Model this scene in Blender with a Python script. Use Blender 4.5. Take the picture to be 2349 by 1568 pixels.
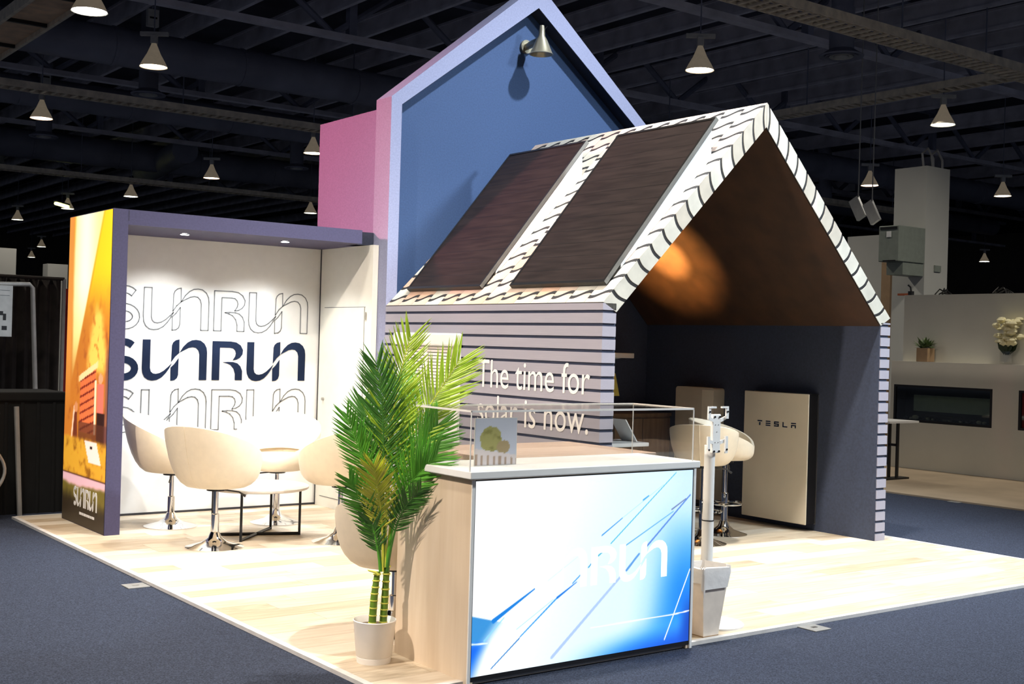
import bpy, math, random
import numpy as np
from mathutils import Vector, Matrix
random.seed(7); rng = np.random.default_rng(7)
for o in list(bpy.data.objects): bpy.data.objects.remove(o)
scene = bpy.context.scene
COL = scene.collection
PI = math.pi

# ------------------------------------------------------------------ camera
CAM = Vector((-2.88723, -4.70339, 1.57219))
FW = Vector((0.599196, 0.800599, 0.002082)); RT = Vector((0.800243, -0.599003, 0.028391)); UP = Vector((-0.023977, 0.015345, 0.999595))
FPX = 2814.055
cd = bpy.data.cameras.new('camera'); cam = bpy.data.objects.new('camera', cd); COL.objects.link(cam)
cd.sensor_width = 36; cd.lens = FPX / 2349 * 36; cd.clip_end = 400
cam.matrix_world = Matrix(((RT.x, UP.x, -FW.x, CAM.x), (RT.y, UP.y, -FW.y, CAM.y), (RT.z, UP.z, -FW.z, CAM.z), (0, 0, 0, 1)))
scene.camera = cam
# ------------------------------------------------------------------ world, exposure
wd = bpy.data.worlds.new('world'); scene.world = wd; wd.use_nodes = True
wd.node_tree.nodes['Background'].inputs[0].default_value = (0.30, 0.34, 0.45, 1)
wd.node_tree.nodes['Background'].inputs[1].default_value = 0.30
vs = scene.view_settings
vs.view_transform = 'Standard'; vs.look = 'None'; vs.exposure = 0.12; vs.gamma = 1.0; vs.use_curve_mapping = False
# ------------------------------------------------------------------ rigged stand lights (hung out of frame) and an added cool fill
def spot(name, loc, tgt, power, col, ang, blend=0.5, size=0.12):
    l = bpy.data.lights.new(name, 'SPOT'); l.energy = power; l.color = col; l.spot_size = math.radians(ang); l.spot_blend = blend; l.shadow_soft_size = size
    o = bpy.data.objects.new(name, l); COL.objects.link(o); o.location = loc
    o.rotation_euler = (Vector(tgt) - Vector(loc)).to_track_quat('-Z', 'Y').to_euler(); return o
spot('stand_spot', (2.7, 0.7, 7.6), (2.8, 1.9, 0), 2250, (1.0, 0.94, 0.86), 72, 0.6)
spot('stand_spot', (5.2, 0.8, 8.4), (4.6, 3.4, 2), 2600, (0.84, 0.91, 1.0), 70, 0.6)
spot('stand_spot', (-0.6, 2.4, 7.6), (0.9, 2.8, 0), 1100, (1.0, 0.90, 0.78), 62, 0.7)
spot('stand_spot', (-5.2, 0.2, 6.2), (1.6, 2.3, 0.9), 2300, (1.0, 0.86, 0.74), 54, 0.7)
spot('stand_spot', (7.2, -4.2, 6.6), (3.8, 1.8, 1.4), 3000, (0.78, 0.90, 1.0), 66, 0.7, 0.5)  # unseen cool fill, added to brighten the front-facing sides
spot('wash_spot', (-3.5, 8.6, 4.8), (2.7, 5.2, 3.1), 3600, (1.0, 0.30, 0.36), 27, 0.9, 0.3)
# hall high-bay lights on their 7 m grid (a lamp of its own for every pendant near the stand)
GX = [-9.0, -2.0, 5.07, 12.1, 19.1, 26.1]; GY = [-10.5, -3.6, 3.4, 10.4, 17.0, 24.0, 30.9]
for gx in GX:
    for gy in GY:
        if -1 < gx < 7 and -1 < gy < 6: continue
        l = bpy.data.lights.new('high_bay_light', 'SPOT'); l.energy = 460; l.color = (1.0, 0.93, 0.82); l.spot_size = math.radians(150); l.spot_blend = 0.8; l.shadow_soft_size = 0.24
        o = bpy.data.objects.new('high_bay_light', l); COL.objects.link(o); o.location = (gx, gy, 6.33)

# ------------------------------------------------------------------ helpers
def at(px, py, ax, v):                       # photograph pixel -> point on the plane axis=ax at v
    d = FW + RT * ((px - 1174.5) / FPX) - UP * ((py - 784.0) / FPX)
    t = (v - CAM[ax]) / d[ax]; return CAM + d * t
def atd(px, py, depth):                      # photograph pixel -> point at a depth along the optical axis
    return CAM + (FW + RT * ((px - 1174.5) / FPX) - UP * ((py - 784.0) / FPX)) * depth

class MB:
    def __init__(s): s.v = []; s.f = []
    def add(s, vs, fs):
        n = len(s.v); s.v += [tuple(v) for v in vs]; s.f += [tuple(i + n for i in f) for f in fs]; return s
    def box(s, x0, x1, y0, y1, z0, z1):
        return s.add([(x0,y0,z0),(x1,y0,z0),(x1,y1,z0),(x0,y1,z0),(x0,y0,z1),(x1,y0,z1),(x1,y1,z1),(x0,y1,z1)],
                     [(0,3,2,1),(4,5,6,7),(0,1,5,4),(1,2,6,5),(2,3,7,6),(3,0,4,7)])
    def prism(s, poly, a, b, axis=1):
        # poly in the two other axes (in order), extruded along axis from a to b
        n = len(poly)
        def mk(p, t):
            return {0: (t, p[0], p[1]), 1: (p[0], t, p[1]), 2: (p[0], p[1], t)}[axis]
        vs = [mk(p, a) for p in poly] + [mk(p, b) for p in poly]
        fs = [tuple(range(n - 1, -1, -1)), tuple(range(n, 2 * n))] + [(i, (i + 1) % n, n + (i + 1) % n, n + i) for i in range(n)]
        return s.add(vs, fs)
    def tube(s, pts, r, n=10, cap=True):
        pts = [Vector(p) for p in pts]; rs = r if isinstance(r, (list, tuple)) else [r] * len(pts)
        rings = []; prev = None
        for i, p in enumerate(pts):
            t = (pts[min(i + 1, len(pts) - 1)] - pts[max(i - 1, 0)]).normalized()
            if prev is None:
                a = Vector((0, 0, 1)) if abs(t.z) < 0.9 else Vector((1, 0, 0)); u = t.cross(a).normalized()
            else:
                u = (prev - t * prev.dot(t)).normalized()
            prev = u; w = t.cross(u)
            rings.append([p + (u * math.cos(2 * PI * k / n) + w * math.sin(2 * PI * k / n)) * rs[i] for k in range(n)])
        vs = [v for r_ in rings for v in r_]; fs = []
        for i in range(len(rings) - 1):
            for k in range(n): fs.append((i * n + k, i * n + (k + 1) % n, (i + 1) * n + (k + 1) % n, (i + 1) * n + k))
        if cap: fs += [tuple(range(n - 1, -1, -1)), tuple(range(len(vs) - n, len(vs)))]
        return s.add(vs, fs)
    def lathe(s, prof, c=(0, 0, 0), n=24):
        vs = []; fs = []
        for r, z in prof:
            for k in range(n): vs.append((c[0] + r * math.cos(2 * PI * k / n), c[1] + r * math.sin(2 * PI * k / n), c[2] + z))
        for i in range(len(prof) - 1):
            for k in range(n): fs.append((i * n + k, i * n + (k + 1) % n, (i + 1) * n + (k + 1) % n, (i + 1) * n + k))
        if prof[0][0] > 1e-4: fs.append(tuple(range(n - 1, -1, -1)))
        if prof[-1][0] > 1e-4: fs.append(tuple(range(len(vs) - n, len(vs))))
        return s.add(vs, fs)
    def mesh(s, name, mat, smooth=False):
        m = bpy.data.meshes.new(name); m.from_pydata(s.v, [], s.f); m.materials.append(mat)
        import bmesh
        b = bmesh.new(); b.from_mesh(m); bmesh.ops.recalc_face_normals(b, faces=b.faces); b.to_mesh(m); b.free()
        if smooth:
            m.polygons.foreach_set('use_smooth', [True] * len(m.polygons))
            try: m.set_sharp_from_angle(angle=math.radians(40))
            except Exception: pass
        m.update(); return m
    def build(s, name, mat, parent=None, smooth=False, bevel=0):
        return put(name, s.mesh(name, mat, smooth), parent, bevel)
def put(name, mesh, parent=None, bevel=0):
    o = bpy.data.objects.new(name, mesh); COL.objects.link(o)
    if parent is not None: o.parent = parent
    if bevel:
        m = o.modifiers.new('bevel', 'BEVEL'); m.width = bevel; m.segments = 2; m.limit_method = 'ANGLE'
    return o
def thing(name, label, cat, loc=(0, 0, 0), rz=0, group=None):
    o = bpy.data.objects.new(name, None); COL.objects.link(o); o.location = loc; o.rotation_euler = (0, 0, rz); o.empty_display_size = 0.1
    return tag(o, label, cat, group)
def tag(o, label, cat, group=None):
    o['label'] = label; o['category'] = cat
    if group: o['group'] = group
    return o
def struct(o): o['kind'] = 'structure'; return o
def copy_tree(o, parent=None):
    c = o.copy(); COL.objects.link(c); c.parent = parent
    for ch in [k for k in bpy.data.objects if k.parent == o]: copy_tree(ch, c)
    return c
def rrect(w, h, r, n=5):
    out = []
    for cx, cy, a0 in ((w/2-r, h/2-r, 0), (-w/2+r, h/2-r, 90), (-w/2+r, -h/2+r, 180), (w/2-r, -h/2+r, 270)):
        for i in range(n + 1):
            a = math.radians(a0 + 90 * i / n); out.append((cx + r * math.cos(a), cy + r * math.sin(a)))
    return out

# ------------------------------------------------------------------ materials
def mat(name, col, rough=0.5, metal=0.0, var=0.08, scale=12.0, bump=0.0, emit=0.0, spec=0.5, stretch=(1, 1, 1), coat=0.0, ecol=None, var2=None, detail=4.0):
    m = bpy.data.materials.new(name); m.use_nodes = True; nt = m.node_tree; b = nt.nodes['Principled BSDF']
    tc = nt.nodes.new('ShaderNodeTexCoord'); mp = nt.nodes.new('ShaderNodeMapping'); mp.inputs['Scale'].default_value = stretch
    nz = nt.nodes.new('ShaderNodeTexNoise'); nz.inputs['Scale'].default_value = scale; nz.inputs['Detail'].default_value = detail
    nt.links.new(tc.outputs['Object'], mp.inputs[0]); nt.links.new(mp.outputs[0], nz.inputs['Vector'])
    cr = nt.nodes.new('ShaderNodeValToRGB')
    lo = tuple(max(0, c * (1 - var)) for c in col) if var2 is None else var2
    hi = tuple(min(1, c * (1 + var)) for c in col)
    cr.color_ramp.elements[0].position = 0.3; cr.color_ramp.elements[1].position = 0.7
    cr.color_ramp.elements[0].color = (*lo, 1); cr.color_ramp.elements[1].color = (*hi, 1)
    nt.links.new(nz.outputs['Fac'], cr.inputs[0]); nt.links.new(cr.outputs[0], b.inputs['Base Color'])
    b.inputs['Roughness'].default_value = rough; b.inputs['Metallic'].default_value = metal; b.inputs['Specular IOR Level'].default_value = spec
    if coat: b.inputs['Coat Weight'].default_value = coat
    if bump:
        bp = nt.nodes.new('ShaderNodeBump'); bp.inputs['Strength'].default_value = bump; bp.inputs['Distance'].default_value = 0.01
        nt.links.new(nz.outputs['Fac'], bp.inputs['Height']); nt.links.new(bp.outputs[0], b.inputs['Normal'])
    if emit:
        b.inputs['Emission Color'].default_value = (*(ecol or col), 1); b.inputs['Emission Strength'].default_value = emit
    return m
def vcol_mat(name, rough=0.5, emit=0.0, both=False):
    m = bpy.data.materials.new(name); m.use_nodes = True; nt = m.node_tree; b = nt.nodes['Principled BSDF']
    a = nt.nodes.new('ShaderNodeAttribute'); a.attribute_name = 'print'
    nz = nt.nodes.new('ShaderNodeTexNoise'); nz.inputs['Scale'].default_value = 60
    mx = nt.nodes.new('ShaderNodeMixRGB'); mx.blend_type = 'MULTIPLY'; mx.inputs[0].default_value = 0.06
    nt.links.new(a.outputs['Color'], mx.inputs[1]); nt.links.new(nz.outputs['Color'], mx.inputs[2])
    b.inputs['Roughness'].default_value = rough
    if emit:
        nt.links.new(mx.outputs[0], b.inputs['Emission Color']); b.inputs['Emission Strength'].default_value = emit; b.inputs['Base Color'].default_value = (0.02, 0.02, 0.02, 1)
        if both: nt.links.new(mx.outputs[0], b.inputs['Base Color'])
    else:
        nt.links.new(mx.outputs[0], b.inputs['Base Color'])
    return m
def glassy(name, tint=(0.96, 0.97, 0.97), refl=0.10, rough=0.02):
    m = bpy.data.materials.new(name); m.use_nodes = True; nt = m.node_tree
    for n in list(nt.nodes): nt.nodes.remove(n)
    out = nt.nodes.new('ShaderNodeOutputMaterial'); mx = nt.nodes.new('ShaderNodeMixShader'); tr = nt.nodes.new('ShaderNodeBsdfTransparent'); gl = nt.nodes.new('ShaderNodeBsdfGlossy')
    nz = nt.nodes.new('ShaderNodeTexNoise'); nz.inputs['Scale'].default_value = 6; mr = nt.nodes.new('ShaderNodeMapRange')
    mr.inputs['To Min'].default_value = refl * 0.7; mr.inputs['To Max'].default_value = refl * 1.3
    tr.inputs[0].default_value = (*tint, 1); gl.inputs['Roughness'].default_value = rough
    nt.links.new(nz.outputs['Fac'], mr.inputs[0]); nt.links.new(mr.outputs[0], mx.inputs[0]); nt.links.new(tr.outputs[0], mx.inputs[1]); nt.links.new(gl.outputs[0], mx.inputs[2]); nt.links.new(mx.outputs[0], out.inputs[0])
    return m
def wood(name, c1, c2, rough=0.4, scale=2.0, stretch=(1.2, 14, 14)):
    return mat(name, c2, rough, 0, 0.0, scale, 0.04, var2=c1, stretch=stretch, detail=6)
M = {}
M['carpet'] = mat('carpet', (0.038, 0.046, 0.070), 0.95, 0, 0.55, 130, 0.8, spec=0.1)
M['carpet_trim'] = mat('carpet_trim', (0.62, 0.60, 0.58), 0.6)
PL = [wood('plank_%d' % i, a, b, 0.45) for i, (a, b) in enumerate([
    ((0.43, 0.33, 0.22), (0.62, 0.53, 0.40)), ((0.56, 0.46, 0.34), (0.70, 0.61, 0.49)), ((0.36, 0.27, 0.17), (0.55, 0.44, 0.31)),
    ((0.60, 0.51, 0.39), (0.72, 0.64, 0.52)), ((0.40, 0.32, 0.22), (0.66, 0.57, 0.44)), ((0.48, 0.38, 0.26), (0.60, 0.50, 0.37))])]
M['plank_bed'] = mat('plank_bed', (0.30, 0.24, 0.17), 0.8)
M['purple'] = mat('purple_paint', (0.048, 0.043, 0.098), 0.7, 0, 0.12, 60, 0.05)
M['blue'] = mat('blue_paint', (0.034, 0.072, 0.170), 0.8, 0, 0.12, 70, 0.05)
M['lavender'] = mat('lavender_paint', (0.25, 0.27, 0.40), 0.8, 0, 0.10, 70, 0.05)
M['mauve'] = mat('mauve_paint', (0.20, 0.17, 0.30), 0.8, 0, 0.10, 70, 0.05)
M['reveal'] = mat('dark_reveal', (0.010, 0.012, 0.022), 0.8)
M['navy'] = mat('navy_paint', (0.034, 0.045, 0.080), 0.75, 0, 0.15, 50, 0.05)
M['white'] = mat('white_laminate', (0.80, 0.80, 0.78), 0.45, 0, 0.02)
M['ivory'] = mat('ivory_laminate', (0.80, 0.79, 0.72), 0.45, 0, 0.02)
M['gap'] = mat('shadow_gap', (0.03, 0.03, 0.035), 0.8)
M['ink'] = mat('navy_ink', (0.014, 0.024, 0.058), 0.9, 0, 0.25, 3, spec=0.1)
M['line'] = mat('grey_ink', (0.18, 0.19, 0.20), 0.5)
M['board'] = mat('siding_board', (0.33, 0.32, 0.38), 0.65, 0, 0.08, 6, 0.04, stretch=(8, 0.6, 8))
M['board_core'] = mat('siding_groove', (0.035, 0.045, 0.085), 0.8)
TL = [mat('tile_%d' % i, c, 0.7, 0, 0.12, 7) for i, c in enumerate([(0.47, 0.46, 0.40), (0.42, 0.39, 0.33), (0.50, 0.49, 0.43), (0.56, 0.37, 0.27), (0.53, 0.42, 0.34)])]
M['tile_core'] = mat('tile_joint', (0.018, 0.018, 0.020), 0.8)
M['lining'] = mat('brown_lining', (0.045, 0.019, 0.008), 0.6, 0, 0.3, 5, 0.05)
M['cell'] = mat('solar_glass', (0.019, 0.013, 0.011), 0.5, 0, 0.35, 3, 0.0, stretch=(1, 1, 14), spec=0.2)
M['panel_frame'] = mat('panel_frame', (0.030, 0.028, 0.026), 0.35, 0.6)
M['steel_edge'] = mat('steel_edge', (0.45, 0.44, 0.42), 0.3, 1.0)
M['edge_grey'] = mat('edge_grey', (0.13, 0.13, 0.12), 0.4, 0.3)
M['white_paint'] = mat('white_paint', (0.82, 0.82, 0.80), 0.4, 0, 0.02)
M['letter'] = mat('white_letter', (0.88, 0.86, 0.84), 0.5, 0, 0.01)
M['blind'] = mat('blind_slat', (0.82, 0.74, 0.70), 0.5)
M['pane'] = mat('window_pane', (0.20, 0.24, 0.16), 0.08, 0, 0.2, 3, coat=0.5)
M['leather'] = mat('cream_leather', (0.84, 0.73, 0.56), 0.42, 0, 0.03, 20, 0.03)
M['chrome'] = mat('chrome', (0.80, 0.80, 0.80), 0.08, 1.0, 0.03)
M['black'] = mat('black_metal', (0.012, 0.012, 0.013), 0.4, 0.3)
M['black_plastic'] = mat('black_plastic', (0.012, 0.012, 0.014), 0.35)
M['table_top'] = mat('table_top', (0.76, 0.70, 0.62), 0.3, 0, 0.05)
M['oak_panel'] = wood('oak_panel', (0.66, 0.52, 0.37), (0.76, 0.63, 0.48), 0.45, 1.6, (9, 9, 0.8))
M['brown_top'] = wood('brown_top', (0.30, 0.20, 0.14), (0.42, 0.30, 0.22), 0.4, 2.0, (1.2, 14, 14))
M['brown_wood'] = wood('brown_wood', (0.20, 0.12, 0.06), (0.30, 0.19, 0.10), 0.4, 2.0, (14, 14, 1.2))
M['acrylic'] = glassy('clear_acrylic', (0.975, 0.975, 0.97), 0.07)
M['acrylic_edge'] = mat('acrylic_edge', (0.80, 0.78, 0.74), 0.2, 0, 0.04)
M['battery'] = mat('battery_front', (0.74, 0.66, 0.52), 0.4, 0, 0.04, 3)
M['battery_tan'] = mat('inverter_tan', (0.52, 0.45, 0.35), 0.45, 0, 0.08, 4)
M['pot'] = mat('pot_plastic', (0.86, 0.83, 0.79), 0.35, 0, 0.02)
M['soil'] = mat('soil', (0.10, 0.07, 0.04), 0.95, 0, 0.4, 40, 0.5)
M['cane'] = mat('cane_green', (0.13, 0.24, 0.02), 0.45, 0, 0.3, 20)
M['cane_ring'] = mat('cane_ring', (0.62, 0.62, 0.10), 0.5)
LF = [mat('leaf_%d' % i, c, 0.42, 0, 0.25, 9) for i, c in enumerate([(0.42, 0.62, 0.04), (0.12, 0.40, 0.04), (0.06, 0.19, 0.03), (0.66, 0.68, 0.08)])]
M['bin'] = mat('bin_plastic', (0.76, 0.67, 0.58), 0.45)
M['liner'] = mat('bin_liner', (0.80, 0.77, 0.74), 0.35, 0, 0.03, 20, 0.3)
M['steel_dark'] = mat('hall_steel', (0.20, 0.215, 0.29), 0.6, 0.0, 0.25, 2)
M['steel_mid'] = mat('hall_steel_flange', (0.62, 0.61, 0.68), 0.6, 0.0, 0.2, 2)
M['deck'] = mat('roof_deck', (0.055, 0.057, 0.080), 0.9, 0, 0.3, 1)
M['duct'] = mat('duct_metal', (0.21, 0.22, 0.28), 0.55, 0.0, 0.2, 1)
M['tray'] = mat('cable_tray', (0.80, 0.70, 0.54), 0.5, 0.0, 0.2, 6)
M['catwalk'] = mat('catwalk_panel', (0.80, 0.55, 0.34), 0.6, 0, 0.25, 3)
M['fixture'] = mat('fixture_grey', (0.50, 0.50, 0.48), 0.5, 0.2)
M['bell'] = mat('lamp_bell', (0.55, 0.50, 0.42), 0.25, 0.0, emit=0.09, ecol=(1.0, 0.80, 0.55))
M['lamp_warm'] = mat('lamp_warm', (1, 0.85, 0.6), 0.5, emit=11, ecol=(1.0, 0.80, 0.52))
M['lamp_cool'] = mat('lamp_cool', (1, 1, 0.9), 0.5, emit=11, ecol=(0.92, 1.0, 0.80))
M['lamp_pink'] = mat('lamp_pink', (1, 0.7, 0.5), 0.5, emit=9, ecol=(1.0, 0.62, 0.42))
M['lamp_white'] = mat('lamp_white', (1, 1, 1), 0.5, emit=26, ecol=(0.90, 1.0, 0.97))
M['spot_glow'] = mat('downlight_glow', (1, 1, 1), 0.5, emit=25, ecol=(1.0, 0.98, 0.93))
M['gallery'] = mat('gallery_paint', (0.66, 0.64, 0.55), 0.7, 0, 0.03, 2)
M['gallery_floor'] = mat('gallery_floor', (0.40, 0.31, 0.21), 0.6, 0, 0.15, 1.5)
M['hall_wall'] = mat('hall_wall', (0.16, 0.14, 0.11), 0.8, 0, 0.1, 1)
M['column'] = mat('column_paint', (0.50, 0.50, 0.46), 0.7, 0, 0.03, 2)
M['grey_box'] = mat('grey_box', (0.24, 0.27, 0.23), 0.5, 0.1)
M['drape'] = mat('drape', (0.030, 0.023, 0.019), 0.95, 0, 0.3, 8)
M['drape_black'] = mat('drape_black', (0.004, 0.004, 0.004), 0.95, 0, 0.3, 8)
M['blue_plastic'] = mat('blue_plastic', (0.03, 0.13, 0.24), 0.4)
M['pipe'] = mat('pipe_white', (0.40, 0.39, 0.37), 0.4, 0.2)
M['red'] = mat('red_fabric', (0.45, 0.03, 0.02), 0.8)
M['orange'] = mat('orange_plastic', (0.60, 0.16, 0.06), 0.6)
M['yellow'] = mat('yellow_paper', (0.70, 0.60, 0.12), 0.6)
M['log'] = mat('stone_ember', (0.75, 0.66, 0.54), 0.7, 0, 0.4, 25, 0.4)
M['fire_glass'] = glassy('fire_glass', (0.70, 0.74, 0.70), 0.12, 0.05)
M['fire_panel'] = mat('fire_panel', (0.50, 0.55, 0.47), 0.4)
M['terracotta'] = mat('tan_pot', (0.34, 0.22, 0.12), 0.7)
M['leaf_far'] = mat('leaf_far', (0.11, 0.17, 0.06), 0.6, 0, 0.4, 20)
M['petal'] = mat('petal', (0.80, 0.74, 0.46), 0.6, 0, 0.15, 20)
M['leaf_dark'] = mat('leaf_dark', (0.02, 0.035, 0.012), 0.5)
M['plate'] = mat('floor_plate', (0.26, 0.26, 0.25), 0.5, 0.3)
M['lamp_brass'] = mat('lamp_brass', (0.36, 0.33, 0.24), 0.35, 0.6)

# ================================================================== SETTING
W, D = 6.152, 6.10
struct(MB().box(-30, 70, -25, 95, -0.12, -0.02).build('floor', M['carpet']))
fb = struct(MB().box(0.0, W, 0.0, D, -0.0195, -0.009).build('floor_booth', M['plank_bed']))
# planks, laid along x, each an object
pm = [MB().box(0, 1, 0, 0.1775, -0.009, 0.0).mesh('plank', m) for m in PL]
y = 0.012; row = 0
while y < D - 0.02:
    h = min(0.1775, D - 0.012 - y); x = 0.012; first = True
    while x < W - 0.02:
        L = (0.25 + random.random() * 0.95) if first else 1.22
        first = False; x1 = min(x + L, W - 0.012)
        if W - 0.012 - x1 < 0.1: x1 = W - 0.012
        o = put('plank', random.choice(pm), fb); o.location = (x, y, 0); o.scale = (x1 - x - 0.002, (h - 0.0015) / 0.1775, 1)
        x = x1
    y += h; row += 1
for (a, b, c, d) in ((-0.025, 0.012, 0, D), (W - 0.012, W + 0.025, 0, D), (0.012, W - 0.012, -0.025, 0.012), (0.012, W - 0.012, D - 0.012, D + 0.02)):
    MB().box(a, b, c, d, -0.0195, 0.001).build('edge_strip', M['carpet_trim'], fb)
struct(MB().box(-30, 70, -25, 95, 9.6, 9.8).build('ceiling', M['deck']))
struct(MB().box(-30, 70, 94.6, 95, -0.02, 9.6).build('wall_back', M['hall_wall']))
struct(MB().box(69.6, 70, -25, 94.6, -0.02, 9.6).build('wall_right', M['hall_wall']))

# ================================================================== LETTERING
h_ = [(0.0,0.983),(0.194,0.986),(0.194,0.285),(0.217,0.2),(0.273,0.152),(0.349,0.141),(0.445,0.163),(0.552,0.225),(0.659,0.321),(0.746,0.406),(0.682,0.279),(0.597,0.161),(0.493,0.054),(0.375,-0.008),(0.256,-0.025),(0.149,-0.006),(0.059,0.062),(0.008,0.166),(-0.006,0.282)]
su_ = [(0.744,0.854),(0.772,0.927),(0.837,0.983),(0.93,1.006),(0.935,0.67),(0.831,0.577),(0.732,0.439)]
sl_ = [(0.721,0.301),(0.811,0.386),(0.921,0.538),(0.918,0.121),(0.887,0.037),(0.823,-0.011),(0.724,-0.025)]
n_ = [(0.946,0.679),(1.039,0.828),(1.149,0.935),(1.259,0.992),(1.369,1.006),(1.485,0.989),(1.589,0.915),(1.648,0.808),(1.665,0.69),(1.662,-0.006),(1.465,-0.008),(1.462,0.642),(1.434,0.738),(1.366,0.803),(1.276,0.817),(1.175,0.797),(1.065,0.741)]
R_ = [(1.808,0.986),(2.287,0.989),(2.451,0.966),(2.572,0.893),(2.639,0.775),(2.625,0.662),(2.558,0.575),(2.465,0.524),(2.361,0.504),(2.428,0.606),(2.445,0.682),(2.423,0.758),(2.363,0.811),(2.27,0.825),(2.008,0.825),(2.006,-0.006),(1.806,-0.006)]
Rl_ = [(2.096,0.454),(2.234,0.465),(2.375,0.462),(2.493,0.431),(2.577,0.355),(2.628,0.234),(2.628,-0.003),(2.434,-0.003),(2.434,0.155),(2.392,0.287),(2.307,0.383),(2.211,0.425)]
def s_poly():
    c = []
    for a in np.linspace(38, 262, 14): c.append((-0.47 + 0.27 * math.cos(math.radians(a)), 0.70 + 0.215 * math.sin(math.radians(a))))
    for a in np.linspace(84, -142, 14): c.append((-0.46 + 0.275 * math.cos(math.radians(a)), 0.272 + 0.215 * math.sin(math.radians(a))))
    L, Rr = [], []; w = 0.088
    for i, p in enumerate(c):
        q = c[min(i + 1, len(c) - 1)]; o = c[max(i - 1, 0)]; dx, dy = q[0] - o[0], q[1] - o[1]; l = math.hypot(dx, dy)
        L.append((p[0] - dy / l * w, p[1] + dx / l * w)); Rr.append((p[0] + dy / l * w, p[1] - dx / l * w))
    return L + Rr[::-1]
sh = lambda P, d: [(a + d, b) for a, b in P]
LOGO = [s_poly(), h_, su_, sl_, n_, R_, Rl_, sh(h_, 2.755), sh(su_, 2.755), sh(sl_, 2.755), sh(n_, 2.755)]
from mathutils.geometry import tessellate_polygon
def logo_fill(mb, f, d0, d1):
    """filled letters; f(x, y, depth) -> world"""
    for P in LOGO:
        n = len(P); tris = tessellate_polygon([[Vector((a, b, 0)) for a, b in P]])
        vs = [f(a, b, d1) for a, b in P] + [f(a, b, d0) for a, b in P]
        mb.add(vs, [tuple(t) for t in tris] + [(i, (i + 1) % n, n + (i + 1) % n, n + i) for i in range(n)])
    return mb
def logo_line(mb, f, w, d1):
    for P in LOGO:
        n = len(P)
        for i in range(n):
            a, b = Vector(P[i]), Vector(P[(i + 1) % n]); t = (b - a).normalized(); nn = Vector((-t.y, t.x)) * w; a2 = a - t * w * 0.6; b2 = b + t * w * 0.6
            mb.add([f(*(a2 + nn), d1), f(*(b2 + nn), d1), f(*(b2 - nn), d1), f(*(a2 - nn), d1)], [(0, 1, 2, 3)])
    return mb
def color_grid(name, f, nu, nv, colf, mt, parent):
    u, v = np.meshgrid(np.linspace(0, 1, nu + 1), np.linspace(0, 1, nv + 1))
    c = colf(u, v); c = np.clip(c, 0, 1)
    # display colour -> linear
    c = np.where(c <= 0.04045, c / 12.92, ((c + 0.055) / 1.055) ** 2.4)
    vs = [tuple(f(a, b)) for a, b in zip(u.ravel(), v.ravel())]
    fs = [(j * (nu + 1) + i, j * (nu + 1) + i + 1, (j + 1) * (nu + 1) + i + 1, (j + 1) * (nu + 1) + i) for j in range(nv) for i in range(nu)]
    m = bpy.data.meshes.new(name); m.from_pydata(vs, [], fs); m.materials.append(mt)
    at_ = m.attributes.new('print', 'FLOAT_COLOR', 'POINT')
    at_.data.foreach_set('color', np.concatenate([c.reshape(-1, 3), np.ones((c.size // 3, 1))], 1).astype(np.float32).ravel())
    return put(name, m, parent)
def fbm(u, v, s, seed=0, octv=4):
    r = np.random.default_rng(seed); out = np.zeros_like(u); amp = 1; tot = 0
    for o in range(octv):
        for k in range(4):
            a = r.uniform(0, 2 * PI); p = r.uniform(0, 2 * PI); fq = s * 2 ** o * r.uniform(0.7, 1.3)
            out += amp * np.sin((u * math.cos(a) + v * math.sin(a)) * fq + p + 1.3 * np.sin((v * math.cos(a) - u * math.sin(a)) * fq * 0.7 + p * 2)) / 4
        tot += amp; amp *= 0.55
    return out / tot
def sm(a, b, x): t = np.clip((x - a) / (b - a), 0, 1); return t * t * (3 - 2 * t)
def mixc(c, col, m): return c * (1 - m[..., None]) + np.array(col) * m[..., None]

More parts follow.
